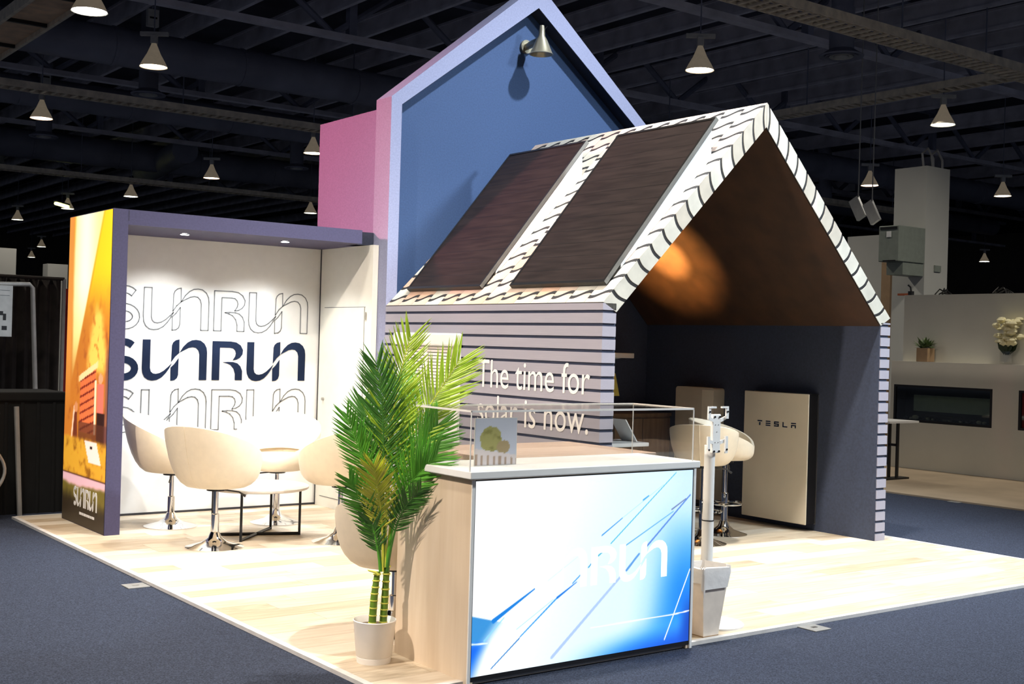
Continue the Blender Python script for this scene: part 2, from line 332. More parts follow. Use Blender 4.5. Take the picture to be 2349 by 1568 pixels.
# ================================================================== LOUNGE BOOTH
XM, YM0, YM1, ZT, PW = 0.3176, 4.785, 5.858, 2.543, 0.12
ZH, YB, XC, YC0 = 2.424, 5.765, 2.6455, 4.785
lounge = thing('lounge_booth', 'open white-walled meeting booth with purple frame and sunset mural on its side', 'booth', (XM, YM0, 0))
lounge.location = (0, 0, 0)
mw = MB().box(XM, XM + PW, YM0, YM1, 0, ZT).build('mural_wall', M['purple'], lounge)
def mural(u, v):
    c = np.zeros(u.shape + (3,)); n1 = fbm(u * 0.45, v, 14, 1); n2 = fbm(u * 0.45, v, 60, 2)
    c[:] = (0.80, 0.47, 0.16)
    c = mixc(c, (0.93, 0.70, 0.16), sm(0.55, 0.95, v + 0.06 * n1))
    c = mixc(c, (0.93, 0.60, 0.26), sm(0.16, 0.10, u + 0.02 * n1) * sm(0.30, 0.6, v))
    # sun beam
    l = 0.13 + 0.02 * n1; r = 0.27 + (v - 0.55) * 1.22
    beam = sm(l - 0.02, l + 0.05, u) * sm(r + 0.012, r - 0.03, u) * sm(0.42, 0.62, v)
    c = mixc(c, (1.0, 0.90, 0.55), beam); c = mixc(c, (1.0, 0.99, 0.90), beam * sm(0.55, 0.8, v) * np.exp(-((u - 0.40) / 0.26) ** 2))
    c = mixc(c, (0.96, 0.80, 0.13), sm(r, r + 0.05, u) * sm(0.66, 0.85, v))
    c = mixc(c, (0.62, 0.30, 0.12), 0.55 * sm(0.0, 0.5, n2) * sm(r, r + 0.08, u) * sm(0.8, 0.6, v))
    # tree
    tree = sm(0.27, 0.13, np.abs(u - 0.74) + 0.06 * n2 + 0.9 * np.clip(v - 0.55, 0, 1)) * sm(0.47, 0.52, v) * sm(0.72, 0.66, v + 0.02 * n2)
    c = mixc(c, (1.0, 0.80, 0.35), tree); c = mixc(c, (0.70, 0.38, 0.12), tree * sm(0.1, 0.5, n2))
    # timber house
    top = 0.47 + 0.12 * (u - 0.35); house = sm(0.36, 0.38, u) * sm(0.74, 0.72, u) * (v < top) * (v > 0.30)
    c = mixc(c, (0.90, 0.45, 0.25), house); bo = (np.mod((v - 0.10 * u) * 38, 1) < 0.28); c = mixc(c, (0.50, 0.16, 0.10), house * bo)
    c = mixc(c, (1.0, 0.86, 0.70), (np.abs(u - 0.73) < 0.018) * (v < 0.47) * (v > 0.30)); c = mixc(c, (1.0, 0.85, 0.6), (np.abs(v - top) < 0.01) * sm(0.3, 0.36, u) * sm(0.8, 0.74, u))
    # people
    c = mixc(c, (0.90, 0.45, 0.38), sm(0.09, 0.06, np.abs(u - 0.84)) * (v > 0.37) * (v < 0.46)); c = mixc(c, (0.93, 0.62, 0.45), (((u - 0.84) / 0.05) ** 2 + ((v - 0.475) / 0.016) ** 2 < 1))
    c = mixc(c, (0.20, 0.10, 0.08), sm(0.10, 0.08, np.abs(u - 0.86)) * (v > 0.26) * (v < 0.37))
    c = mixc(c, (0.45, 0.20, 0.12), sm(0.06, 0.04, np.abs(u - 0.27 + 0.25 * (v - 0.3))) * (v > 0.20) * (v < 0.36)); c = mixc(c, (0.98, 0.80, 0.66), sm(0.022, 0.012, np.abs(u - 0.20 - 0.5 * (v - 0.30))) * (v > 0.27) * (v < 0.38))
    c = mixc(c, (0.85, 0.55, 0.35), (((u - 0.28) / 0.045) ** 2 + ((v - 0.375) / 0.017) ** 2 < 1))
    c = mixc(c, (0.35, 0.18, 0.12), 0.7 * (v < 0.33) * (v > 0.265) * sm(0.33, 0.36, u))
    # grass, panel
    g = sm(0.285, 0.27, v + 0.01 * n2); c = mixc(c, (0.86, 0.62, 0.18), g); c = mixc(c, (0.55, 0.33, 0.08), g * sm(0.0, 0.6, n2))
    pn = (u + (v - 0.24) * 1.6 > 0.56) * (u + (v - 0.24) * 1.6 < 0.84) * (v > 0.205) * (v < 0.275); c = mixc(c, (0.96, 0.86, 0.80), pn * 1.0)
    c = mixc(c, (0.15, 0.1, 0.1), (((u - 0.66) / 0.03) ** 2 + ((v - 0.255) / 0.006) ** 2 < 1) * 1.0)
    c = mixc(c, (0.30, 0.14, 0.09), sm(0.163, 0.158, v) * 1.0)
    s_ = sm(0.158, 0.152, v) ; c = mixc(c, (0.87, 0.68, 0.70), s_); lo = sm(0.135, 0.118, v + 0.02 * n1); c = mixc(c, (0.42, 0.36, 0.14), lo); c = mixc(c, (0.16, 0.12, 0.07), lo * sm(0.11, 0.05, v + 0.02 * n2 + 0.02 * (u - 0.5)))
    c = mixc(c, (0.40, 0.26, 0.32), 0.7 * sm(0.90, 1.0, u) * sm(0.62, 0.52, v) * sm(0.25, 0.3, v))
    return c
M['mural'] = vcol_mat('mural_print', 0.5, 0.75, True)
color_grid('mural_print', lambda a, b: (XM - 0.003, YM1 - 0.006 + a * (YM0 - YM1 + 0.012), 0.006 + b * (ZT - 0.012)), 70, 210, mural, M['mural'], mw)
# small white logo at the foot of the mural
yl, zl, hl = at(166, 1128, 0, XM).y, 0, 0.0
pA, pB = at(168, 1150, 0, XM - .006), at(222, 1150, 0, XM - .006)
sx = (pA.y - pB.y) / (4.42 + 0.83); hz = 0.155
logo_fill(MB(), lambda a, b, d: (XM - 0.004 - d, pA.y - (a + 0.83) * sx, 0.155 + b * hz), 0, 0.003).build('logo', M['letter'], mw)
tgm = MB(); xx_ = 0.16
for w_t in (0.05, 0.035, 0.06, 0.02, 0.045, 0.03, 0.055):
    tgm.box(XM - 0.006, XM - 0.0035, pA.y - xx_ - w_t, pA.y - xx_, 0.092, 0.112); xx_ += w_t + 0.012
tgm.build('tagline_marks', M['letter'], mw)
bw = MB().box(XM + PW, XC, YB, YB + 0.08, 0, ZH).build('back_wall', M['white'], lounge)
for nm, z0, kind in (('logo_outline', 1.623, 0), ('logo', 1.177, 1), ('logo_outline', 0.731, 0)):
    sc = 0.363 if kind == 0 else 0.355
    f = lambda a, b, d, z0=z0, sc=sc: (0.937 + a * 0.355 * (1.008 if sc > 0.36 else 1.0), YB - d, z0 + b * sc)
    if kind: logo_fill(MB(), f, 0, 0.004).build(nm, M['ink'], bw)
    else: logo_line(MB(), f, 0.013, 0.003).build(nm, M['line'], bw)
MB().box(XM + PW, XC, YB - 0.008, YB, 0, 0.018).build('skirting', M['gap'], bw)
cw = MB().box(XC, 2.700, YC0, YB + 0.08, 0, ZH).build('closet_wall', M['ivory'], lounge)
MB().box(XC - 0.004, XC, YB - 0.018, YB - 0.004, 0, ZH).build('corner_joint', M['gap'], cw)
dr = MB().box(XC - 0.006, XC, 4.912, 5.655, 0.10, 1.868).build('closet_door', M['ivory'], cw)
for (a, b, c, d) in ((4.895, 5.66, 1.868, 1.874), (4.895, 5.66, 0.092, 0.098), (4.905, 4.909, 0.1, 1.87)):
    MB().box(XC - 0.003, XC, a, b, c, d).build('door_gap', M['line'], cw)
for z in (1.79, 1.0, 0.22): MB().box(XC - 0.016, XC - 0.006, 4.872, 4.888, z - 0.035, z + 0.035).build('hinge', M['steel_edge'], dr)
MB().lathe([(0.001, 0), (0.014, 0), (0.014, 0.02), (0.001, 0.02)], (0, 0, 0), 12).build('latch', M['steel_edge'], dr)
lo_ = bpy.data.objects[dr.children[-1].name] if dr.children else None
for k in bpy.data.objects:
    if k.parent == dr and k.name.startswith('latch'): k.location = (XC - 0.006, 5.625, 1.01); k.rotation_euler = (0, -PI / 2, 0)
MB().box(XM + PW, 2.528, YM0, YM0 + 0.12, ZH, ZT).build('fascia_beam', M['purple'], lounge)
MB().box(XM + PW + 0.001, XM + PW + 0.004, YM0 - 0.002, YM0, ZT - 0.09, ZT - 0.005).build('fascia_joint', M['gap'], lounge)
MB().box(2.528, 2.700, YM0 + 0.10, YM0 + 0.30, ZH, ZT - 0.004).build('beam_connector', M['navy'], lounge)
cl = MB().box(XM + PW, XC + 0.05, YM0 + 0.12, YB + 0.08, ZH, ZH + 0.10).build('ceiling_slab', M['purple'], lounge)
for px, py in ((424, 536), (654, 553)):
    p = at(px, py, 2, ZH)
    dl = MB().lathe([(0.030, 0.0), (0.045, -0.001), (0.045, -0.008), (0.034, -0.008), (0.030, -0.002)], (p.x, p.y, ZH), 20).build('downlight', M['chrome'], lounge, True)
    MB().lathe([(0.0005, -0.011), (0.034, -0.010), (0.036, 0.0)], (p.x, p.y, ZH), 20).build('lens', M['spot_glow'], dl)
    s = spot('downlight_lamp', (p.x, p.y, ZH - 0.02), (p.x, p.y + 0.12, 0), 75, (1.0, 0.99, 0.96), 130, 0.8, 0.03)
p = (1.5, 5.0, ZH - 0.02)

# ================================================================== TOWER
XT, YT, YTK, YTB, ZTS, ZTK, XA, ZA = 2.7045, 4.642, 4.903, 5.969, 3.735, 3.6485, 4.317, 5.0446
XT2 = 2 * XA - XT
tower = thing('gable_tower', 'tall blue gable-fronted tower with raised pale frame behind the small house', 'tower')
MB().box(XT, XT2, YTK, YTB, 0, ZTK).build('body', M['mauve'], tower)
zi = at(922, 239, 1, YT).z; xi = XT + 0.109
outer = [(XT, 0), (XT, ZTS), (XA, ZA), (XT2, ZTS), (XT2, 0)]; inner = [(xi, 0), (xi, zi), (XA, 4.815), (XT2 - 0.109, zi), (XT2 - 0.109, 0)]
fr = MB()
for i in range(4):
    fr.prism([outer[i], outer[i + 1], inner[i + 1], inner[i]], YT, YTK)
fr.build('gable_frame', M['lavender'], tower)
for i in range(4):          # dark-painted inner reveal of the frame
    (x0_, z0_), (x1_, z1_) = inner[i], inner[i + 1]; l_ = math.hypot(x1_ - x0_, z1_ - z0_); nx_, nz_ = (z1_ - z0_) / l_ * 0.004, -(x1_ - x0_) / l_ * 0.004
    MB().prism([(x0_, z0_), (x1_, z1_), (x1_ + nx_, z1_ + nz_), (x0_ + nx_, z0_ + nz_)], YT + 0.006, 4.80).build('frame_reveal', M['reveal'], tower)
MB().prism([(xi - 0.01, 0), (xi - 0.01, zi), (XA, 4.82), (XT2 - 0.099, zi), (XT2 - 0.099, 0)], 4.80, 4.83).build('recessed_panel', M['blue'], tower)
# wall lamp on the recessed panel
lp = at(1205, 108, 1, 4.80)
wl = thing('barn_lamp', 'bronze gooseneck barn lamp fixed high on the blue gable panel', 'wall lamp', (lp.x, 4.80, lp.z))
MB().tube([(0, 0, 0), (0, -0.025, 0)], 0.065, 18).build('wall_plate', M['lamp_brass'], wl, True)
MB().tube([(0, -0.02, 0), (0, -0.14, 0.015), (0, -0.235, 0.03), (0, -0.255, 0.06), (0, -0.255, 0.12)], [0.034, 0.034, 0.03, 0.022, 0.020], 12).build('arm', M['lamp_brass'], wl, True)
MB().lathe([(0.022, 0.16), (0.028, 0.12), (0.032, 0.06), (0.055, 0.02), (0.105, -0.10), (0.118, -0.115), (0.110, -0.118), (0.05, 0.0), (0.001, 0.02)], (0, -0.255, 0), 24).build('shade', M['lamp_brass'], wl, True)
MB().tube([(0.02, -0.26, 0.12), (0.05, -0.27, 0.16)], 0.007, 8).build('finial', M['chrome'], wl)

# ================================================================== SMALL HOUSE
YH, XR, TH, ZE, ZR, RTK = 1.728, 5.939, 0.1246, 1.883, 3.495, 0.189
XRD = (XT + XR) / 2; Z0, DG = 1.8209, 0.0922
house = thing('display_house', 'small walk-in display house with grey-mauve siding and pale tiled gable roof', 'house')
bm_l = MB().box(0, TH, 0, YT - YH, 0, 1).mesh('board', M['board'])
for nm, x0, xc0, xc1 in (('left_wall', XT, XT + 0.012, XT + TH + 0.003), ('right_wall', XR - TH, XR - TH - 0.003, XR - 0.012)):
    wl_ = MB().box(xc0, xc1, YH + 0.012, YT, 0, ZE - 0.035).build(nm, M['navy'] if nm == 'right_wall' else M['board_core'], house)
    if nm == 'left_wall': MB().box(xc1, xc1 + 0.004, YH + 0.014, YT, 0, ZE - 0.05).build('inner_lining', M['navy'], wl_)
    for k in range(-1, 20):
        zt = Z0 - DG * k - 0.0105; zb = max(Z0 - DG * (k + 1) + 0.0105, 0.0)
        if k == -1: zt = ZE - 0.004
        if k == -1 and nm == 'right_wall': zt = ZE - 0.04
        if zt - zb < 0.005: continue
        o = put('board', bm_l, wl_); o.location = (x0, YH, zb); o.scale = (1 if nm == 'left_wall' else 1, 1, zt - zb)
    if nm == 'right_wall': wl_['label'] = 'dark navy inner wall with pale banded end'
for o in bpy.data.objects:          # inside face of the right wall stays flat navy
    if o.name.startswith('board') and o.parent and o.parent.name.startswith('right_wall'):
        o.location.x += 0.002
MB().box(XR - TH - 0.006, XR - TH - 0.001, YH + 0.006, YT, 0, ZE - 0.05).build('inner_lining', M['navy'], bpy.data.objects['right_wall'])
bk = MB().prism([(XT + TH, 0), (XR - TH, 0), (XR - TH, ZE - 0.08), (XRD, ZR - RTK - 0.02), (XT + TH, ZE - 0.08)], YT - 0.05, YT - 0.02).build('rear_wall', M['navy'], house)
# roof slopes: core, lining, tiles
LSL = math.hypot(XRD - XT, ZR - ZE); ca, sa = (XRD - XT) / LSL, (ZR - ZE) / LSL
TW = (YT - YH) / 14; CS = 0.1155 / ca; S0 = 0.075 / ca
def slope(side):
    sg = 1 if side == 0 else -1; xo = XT if side == 0 else XR
    def pt(s, yv, n):   # s up the slope, n outwards
        return (xo + sg * (s * ca - n * sa), yv, ZE + s * sa + n * ca)
    return pt
def wave(t): return 0.026 * math.cos(PI * t) + 0.008 * math.sin(2 * PI * t)
for side in (0, 1):
    pt = slope(side); sg = 1 if side == 0 else -1; xo = XT if side == 0 else XR
    core = [(xo, ZE - 0.0014), (XRD, ZR - 0.0014), (XRD, ZR - RTK), (xo + sg * TH, ZE - 0.066)]
    rs = MB().prism(core, YH + 0.004, YT).build('roof_slope', M['tile_core'], house)
    MB().add([(xo + sg * TH, YH + 0.012, ZE - 0.067), (XRD, YH + 0.012, ZR - RTK - 0.001), (XRD, YT - 0.05, ZR - RTK - 0.001), (xo + sg * TH, YT - 0.05, ZE - 0.067),
              (xo + sg * (TH + .004), YH + 0.012, ZE - 0.070), (XRD, YH + 0.012, ZR - RTK - 0.006), (XRD, YT - 0.05, ZR - RTK - 0.006), (xo + sg * (TH + .004), YT - 0.05, ZE - 0.070)],
             [(0, 1, 2, 3), (4, 5, 6, 7), (0, 1, 5, 4), (1, 2, 6, 5), (2, 3, 7, 6), (3, 0, 4, 7)]).build('lining', M['lining'], rs)
    NS = 8
    def tile_mesh(s_lo, s_hi, wlo, whi, mt):
        b = MB(); vs = []; fs = []
        for n in (-0.0007, 0.0):
            for wv, s in ((wlo, s_lo), (whi, s_hi)):
                for i in range(NS + 1):
                    t = i / NS; ss = s + (wave(t) if wv else 0)
                    if not wv: ss = s
                    p = pt(0, 0, n); vs.append((sg * (ss * ca - n * sa), 0.0012 + t * (TW - 0.0035), ss * sa + n * ca))
        q = NS + 1
        for i in range(NS):
            fs.append((2 * q + i, 2 * q + i + 1, 3 * q + i + 1, 3 * q + i))
            fs.append((i, i + 1, 2 * q + i + 1, 2 * q + i)); fs.append((q + i, q + i + 1, 3 * q + i + 1, 3 * q + i))
        fs += [(0, q, 3 * q, 2 * q), (q - 1, 2 * q - 1, 4 * q - 1, 3 * q - 1)]
        return b.add(vs, fs).mesh('tile', mt)
    G = 0.034
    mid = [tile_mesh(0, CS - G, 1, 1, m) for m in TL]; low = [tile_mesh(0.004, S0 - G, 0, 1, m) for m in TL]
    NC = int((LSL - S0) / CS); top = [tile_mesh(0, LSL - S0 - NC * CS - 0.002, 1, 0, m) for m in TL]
    cols = range(14) if side == 0 else range(2)
    for c in cols:
        for r in range(-1, NC + 1):
            ms = low if r == -1 else top if r == NC else mid
            s = 0 if r == -1 else S0 + r * CS
            if r == NC and LSL - S0 - NC * CS < 0.05: continue
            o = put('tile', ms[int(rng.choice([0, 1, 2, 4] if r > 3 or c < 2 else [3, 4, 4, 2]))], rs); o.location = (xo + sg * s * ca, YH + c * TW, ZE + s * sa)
    # verge tiles on the gable edge
    ef = lambda s, q: (xo + sg * (s * ca), ZE + s * sa) if q == 0 else None
    pin = [(xo + sg * TH, ZE - 0.066), (XRD, ZR - RTK)]
    def edge(s, q):       # q: 0 outer edge .. 1 inner edge of the gable face
        a = (xo + sg * s * ca, ZE + s * sa)
        f = (s / LSL); b = (pin[0][0] + (pin[1][0] - pin[0][0]) * f, pin[0][1] + (pin[1][1] - pin[0][1]) * f)
        return (a[0] + (b[0] - a[0]) * q, a[1] + (b[1] - a[1]) * q)
    ss = [0.004] + [S0 + k * CS for k in range(NC + 1)] + [LSL - 0.003]
    for k in range(len(ss) - 1):
        if ss[k + 1] - ss[k] < 0.03: continue
        lo, hi = ss[k] + (0 if k == 0 else 0.008), ss[k + 1] - (0 if k == len(ss) - 2 else 0.022)
        cv = lambda q: 0.024 + 0.006 * q - 0.016 * math.sin(q * PI)
        P = [edge(lo + (cv(q) if k else 0) , q) for q in np.linspace(0, 1, 6)] + [edge(hi + (cv(q) if k < len(ss) - 2 else 0), q) for q in np.linspace(1, 0, 6)]
        P = [(min(p[0], XRD - .001) if side == 0 else max(p[0], XRD + .001), p[1]) for p in P]
        MB().prism(P, YH, YH + 0.0045).build('verge_tile', TL[int(rng.choice([0, 2, 2, 1]))], rs)
# window on the siding
wn = MB(); XS = XT - 0.001
win = MB().box(XS - 0.02, XS, 3.444, 4.386, 0.79, 1.60).build('window', M['white_paint'], bpy.data.objects['left_wall'])
win.parent = house
MB().box(XS - 0.023, XS - 0.019, 3.56, 4.28, 0.88, 1.545).build('pane', M['pane'], win)
MB().box(XS - 0.07, XS - 0.001, 3.43, 4.392, 1.545, 1.650).build('blind_cassette', M['white_paint'], win, False, 0.015)
sl = MB().box(0, 0.004, 0, 0.74, 0, 0.020).mesh('slat', M['blind'])
for k in range(13):
    o = put('slat', sl, win); o.location = (XS - 0.034, 3.55, 1.520 - 0.0265 * k); o.rotation_euler = (0, math.radians(20), 0)
MB().box(XS - 0.032, XS - 0.023, 3.90, 3.94, 0.88, 1.545).build('mullion', M['white_paint'], win)
MB().box(XS - 0.045, XS - 0.001, 3.43, 4.40, 0.775, 0.815).build('sill', M['white_paint'], win)
# slogan
def slog(body, pl, pr, zb, zt):
    cu = bpy.data.curves.new('t', 'FONT'); cu.body = body; cu.size = 1; cu.resolution_u = 4
    to = bpy.data.objects.new('t', cu); COL.objects.link(to); dg = bpy.context.evaluated_depsgraph_get(); me = bpy.data.meshes.new_from_object(to.evaluated_get(dg)); bpy.data.objects.remove(to)
    xs = [v.co.x for v in me.vertices]; ys = [v.co.y for v in me.vertices]; xa, xb = min(xs), max(xs); yb = max(ys)
    for v in me.vertices: v.co = (XT - 0.004, pl + (v.co.x - xa) / (xb - xa) * (pr - pl), zb + v.co.y / yb * (zt - zb))
    me.materials.clear(); me.materials.append(M['letter']); o = put('slogan_line', me, house); return o
slog('The time for', 3.20, 1.84, 1.235, 1.452)
slog('solar is now.', 3.19, 1.845, 0.957, 1.174)
# solar panels
def solar(name, y0, y1, label):
    # stands off the roof on white triangular cheeks, steeper than the roof
    t = thing(name, label, 'solar panel', (2.80, y0, 2.035), 0, 'solar panels on the tiled roof')
    LP = 1.69; cx, cz = 0.637, 0.771; W_ = y1 - y0
    def slab(sa_, sb_, ya, yb, na, nb):
        vs = [(s * cx - n * cz, yy, s * cz + n * cx) for n in (na, nb) for s, yy in ((sa_, ya), (sa_, yb), (sb_, yb), (sb_, ya))]
        return MB().add(vs, [(0, 1, 2, 3), (4, 5, 6, 7), (0, 1, 5, 4), (1, 2, 6, 5), (2, 3, 7, 6), (3, 0, 4, 7)])
    slab(0.02, LP - 0.02, 0.02, W_ - 0.02, -0.028, -0.004).build('cell_sheet', M['cell'], t)
    for a in ((0, 0.022, 0, W_), (LP - 0.022, LP, 0, W_), (0.022, LP - 0.022, 0, 0.022), (0.022, LP - 0.022, W_ - 0.022, W_)): slab(*a, -0.035, 0.0).build('frame_rail', M['panel_frame'], t)
    slab(0, LP, -0.004, 0, -0.030, 0.001).build('edge_trim', M['edge_grey'], t)
    slab(-0.004, 0, 0, W_, -0.035, 0.001).build('edge_trim', M['panel_frame'], t)
    for k in range(1, 12): slab(LP * k / 12 - 0.0015, LP * k / 12 + 0.0015, 0.022, W_ - 0.022, -0.0045, -0.0035).build('cell_joint', M['panel_frame'], t)
    # cheeks: from the roof plane up to the panel underside
    def rz(xx): return ZE + (2.80 + xx - XT) * (sa / ca) - 2.035 + 0.004
    for yy in (0.006, W_ - 0.026):
        x1 = 1.04; x0 = 0.16
        up = lambda xx: (xx / cx) * cz - 0.035 / cx
        MB().prism([(x0, rz(x0)), (x1, rz(x1)), (x1, up(x1)), (x0, max(up(x0), rz(x0) + 0.002))], yy, yy + 0.02).build('cheek', M['white_paint'], t)
solar('solar_panel', 3.35, 4.45, 'dark brown solar panel on the roof nearest the blue tower')
solar('solar_panel', 1.835, 2.95, 'dark brown solar panel on the roof nearest the open gable end')
# inside the house
def battery(name, label, yy0, yy1, z0, z1, xf, face, side, group=None):
    t = thing(name, label, 'battery', (xf, yy0, z0), 0, None)
    d = XR - TH - 0.006 - xf; w = yy1 - yy0; hh = z1 - z0
    MB().box(0, 0.012, 0, w, 0, hh).build('front_cover', face, t, False, 0.006)
    MB().box(0.012, d - 0.008, 0.004, w - 0.004, 0.004, hh - 0.004).build('side_casing', side, t)
    MB().box(d - 0.008, d, 0, w, 0, hh).build('back_plate', M['steel_edge'], t)
    return t
bt = battery('home_battery', 'large cream home battery with lettering mounted on the navy wall', 2.355, 3.108, 0.059, 1.209, 5.67, M['battery'], M['black_plastic'])
# lettering built from bars
def bar(pts): return pts
LT = {'T': [(0, .78, 1, 1), (.38, 0, .62, .62)], 'E': [(0, .78, 1, 1), (0, .39, 1, .61), (0, 0, 1, .22)], 'S': [(0, .78, 1, 1), (0, .39, .22, 1), (0, .39, 1, .61), (.78, 0, 1, .61), (0, 0, 1, .22)], 'L': [(0, 0, .22, 1), (0, 0, 1, .22)], 'A': [(0, .78, 1, 1), (0, 0, .22, .6), (.78, 0, 1, .6), (0, .38, 1, .6)]}
yA = at(1738, 965, 0, 5.67).y; yB = at(1826, 970, 0, 5.67).y; zA = at(1738, 974, 0, 5.67).z; cwid = abs(yA - yB) / 8.2
for i, ch in enumerate('TESLA'):
    o0 = i * cwid * 1.8; lb = MB()
    for (a, b, c, d) in LT[ch]: lb.box(-0.002, 0.0, (yA - 2.355) - o0 - c * cwid, (yA - 2.355) - o0 - a * cwid, zA - 0.059 + b * 0.046, zA - 0.059 + d * 0.046)
    lb.build('letter', M['ink'], bt)
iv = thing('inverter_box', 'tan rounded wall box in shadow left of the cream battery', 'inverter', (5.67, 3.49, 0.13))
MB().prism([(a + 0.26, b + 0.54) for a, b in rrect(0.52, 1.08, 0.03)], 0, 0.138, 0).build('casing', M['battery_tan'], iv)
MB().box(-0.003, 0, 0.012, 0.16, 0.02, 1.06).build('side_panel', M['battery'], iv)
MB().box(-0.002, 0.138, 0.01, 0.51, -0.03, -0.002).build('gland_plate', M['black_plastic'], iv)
cb = thing('wood_cabinet', 'brown wooden cabinet against the rear wall of the display house', 'cabinet', (5.04, 4.2, 0))
MB().box(0, 0.76, 0.02, 0.38, 0, 0.90).build('body', M['brown_wood'], cb)
MB().box(-0.01, 0.765, 0, 0.385, 0.90, 0.93).build('top', M['brown_wood'], cb)
for a in (0.01, 0.385): MB().box(a, a + 0.365, 0, 0.02, 0.06, 0.88).build('door', M['brown_wood'], cb, False, 0.004)
shf = thing('floating_shelf', 'white floating shelf high on the rear wall inside the house', 'shelf', (4.2, 4.3, 1.455))
MB().box(0, 1.17, 0, 0.285, 0.015, 0.065).build('board', M['white_paint'], shf, False, 0.006)
MB().prism([(0.02, 0.015), (0.27, 0.015), (0.27, -0.02)], 1.0, 1.02, 0).build('bracket', M['white_paint'], shf)
yl_ = MB().prism([(0, 0), (0.16, 0), (0.10, 0.22), (0.02, 0.24)], 0, 0.004, 1).build('paper_flyer', M['yellow']); yl_.location = (5.00, 4.27, 1.10); tag(yl_, 'yellow paper flyer hanging below the white wall shelf', 'flyer')
st = thing('side_table', 'small white side table beside the siding wall inside the house', 'table', (4.36, 3.5, 0))
MB().box(-0.30, 0.30, -0.2, 0.2, 0.700, 0.735).build('top', M['white_paint'], st, False, 0.006)
MB().tube([(0, 0, 0.02), (0, 0, 0.70)], 0.03, 14).build('column', M['white_paint'], st, True)
MB().lathe([(0.001, 0.03), (0.05, 0.03), (0.19, 0.014), (0.2, 0.0), (0.001, 0.0)], (0, 0, 0), 28).build('foot', M['white_paint'], st, True)
br_ = MB().add([(0, -0.1, 0), (0.012, -0.1, 0), (-0.13, -0.1, 0.20), (-0.142, -0.1, 0.20), (0, 0.1, 0), (0.012, 0.1, 0), (-0.13, 0.1, 0.20), (-0.142, 0.1, 0.20)], [(0, 1, 2, 3), (4, 5, 6, 7), (0, 1, 5, 4), (1, 2, 6, 5), (2, 3, 7, 6), (3, 0, 4, 7)]).build('card_holder', M['white_paint']); br_.location = (4.60, 3.5, 0.7355); tag(br_, 'slanted white card holder on the small side table', 'card holder')
# unseen clip lamp, added behind the siding for the warm pool on the lining
cl_ = thing('added_clip_lamp', 'unseen black clip lamp added on the inner side of the siding wall', 'lamp', (XT + TH + 0.008, 3.3, 1.35))
MB().box(0, 0.03, -0.03, 0.03, -0.03, 0.03).build('clamp', M['black'], cl_)
MB().tube([(0.03, 0, 0), (0.12, 0, 0.02), (0.16, 0.01, 0.07)], 0.008, 8).build('arm', M['black'], cl_)
d_ = (Vector((5.27, 3.62, 2.38)) - Vector((XT + TH + 0.17, 3.31, 1.42))).normalized()
MB().tube([Vector((0.16, 0.01, 0.07)), Vector((0.16, 0.01, 0.07)) + d_ * 0.09], [0.02, 0.04], 14).build('head', M['black'], cl_, True)
for pw_, an_ in ((5200, 15), (1200, 34)):
    spot('added_clip_light', Vector((XT + TH + 0.17, 3.31, 1.42)) + d_ * 0.10, (5.20, 3.70, 2.45), pw_, (1.0, 0.56, 0.17), an_, 1.0, 0.02)

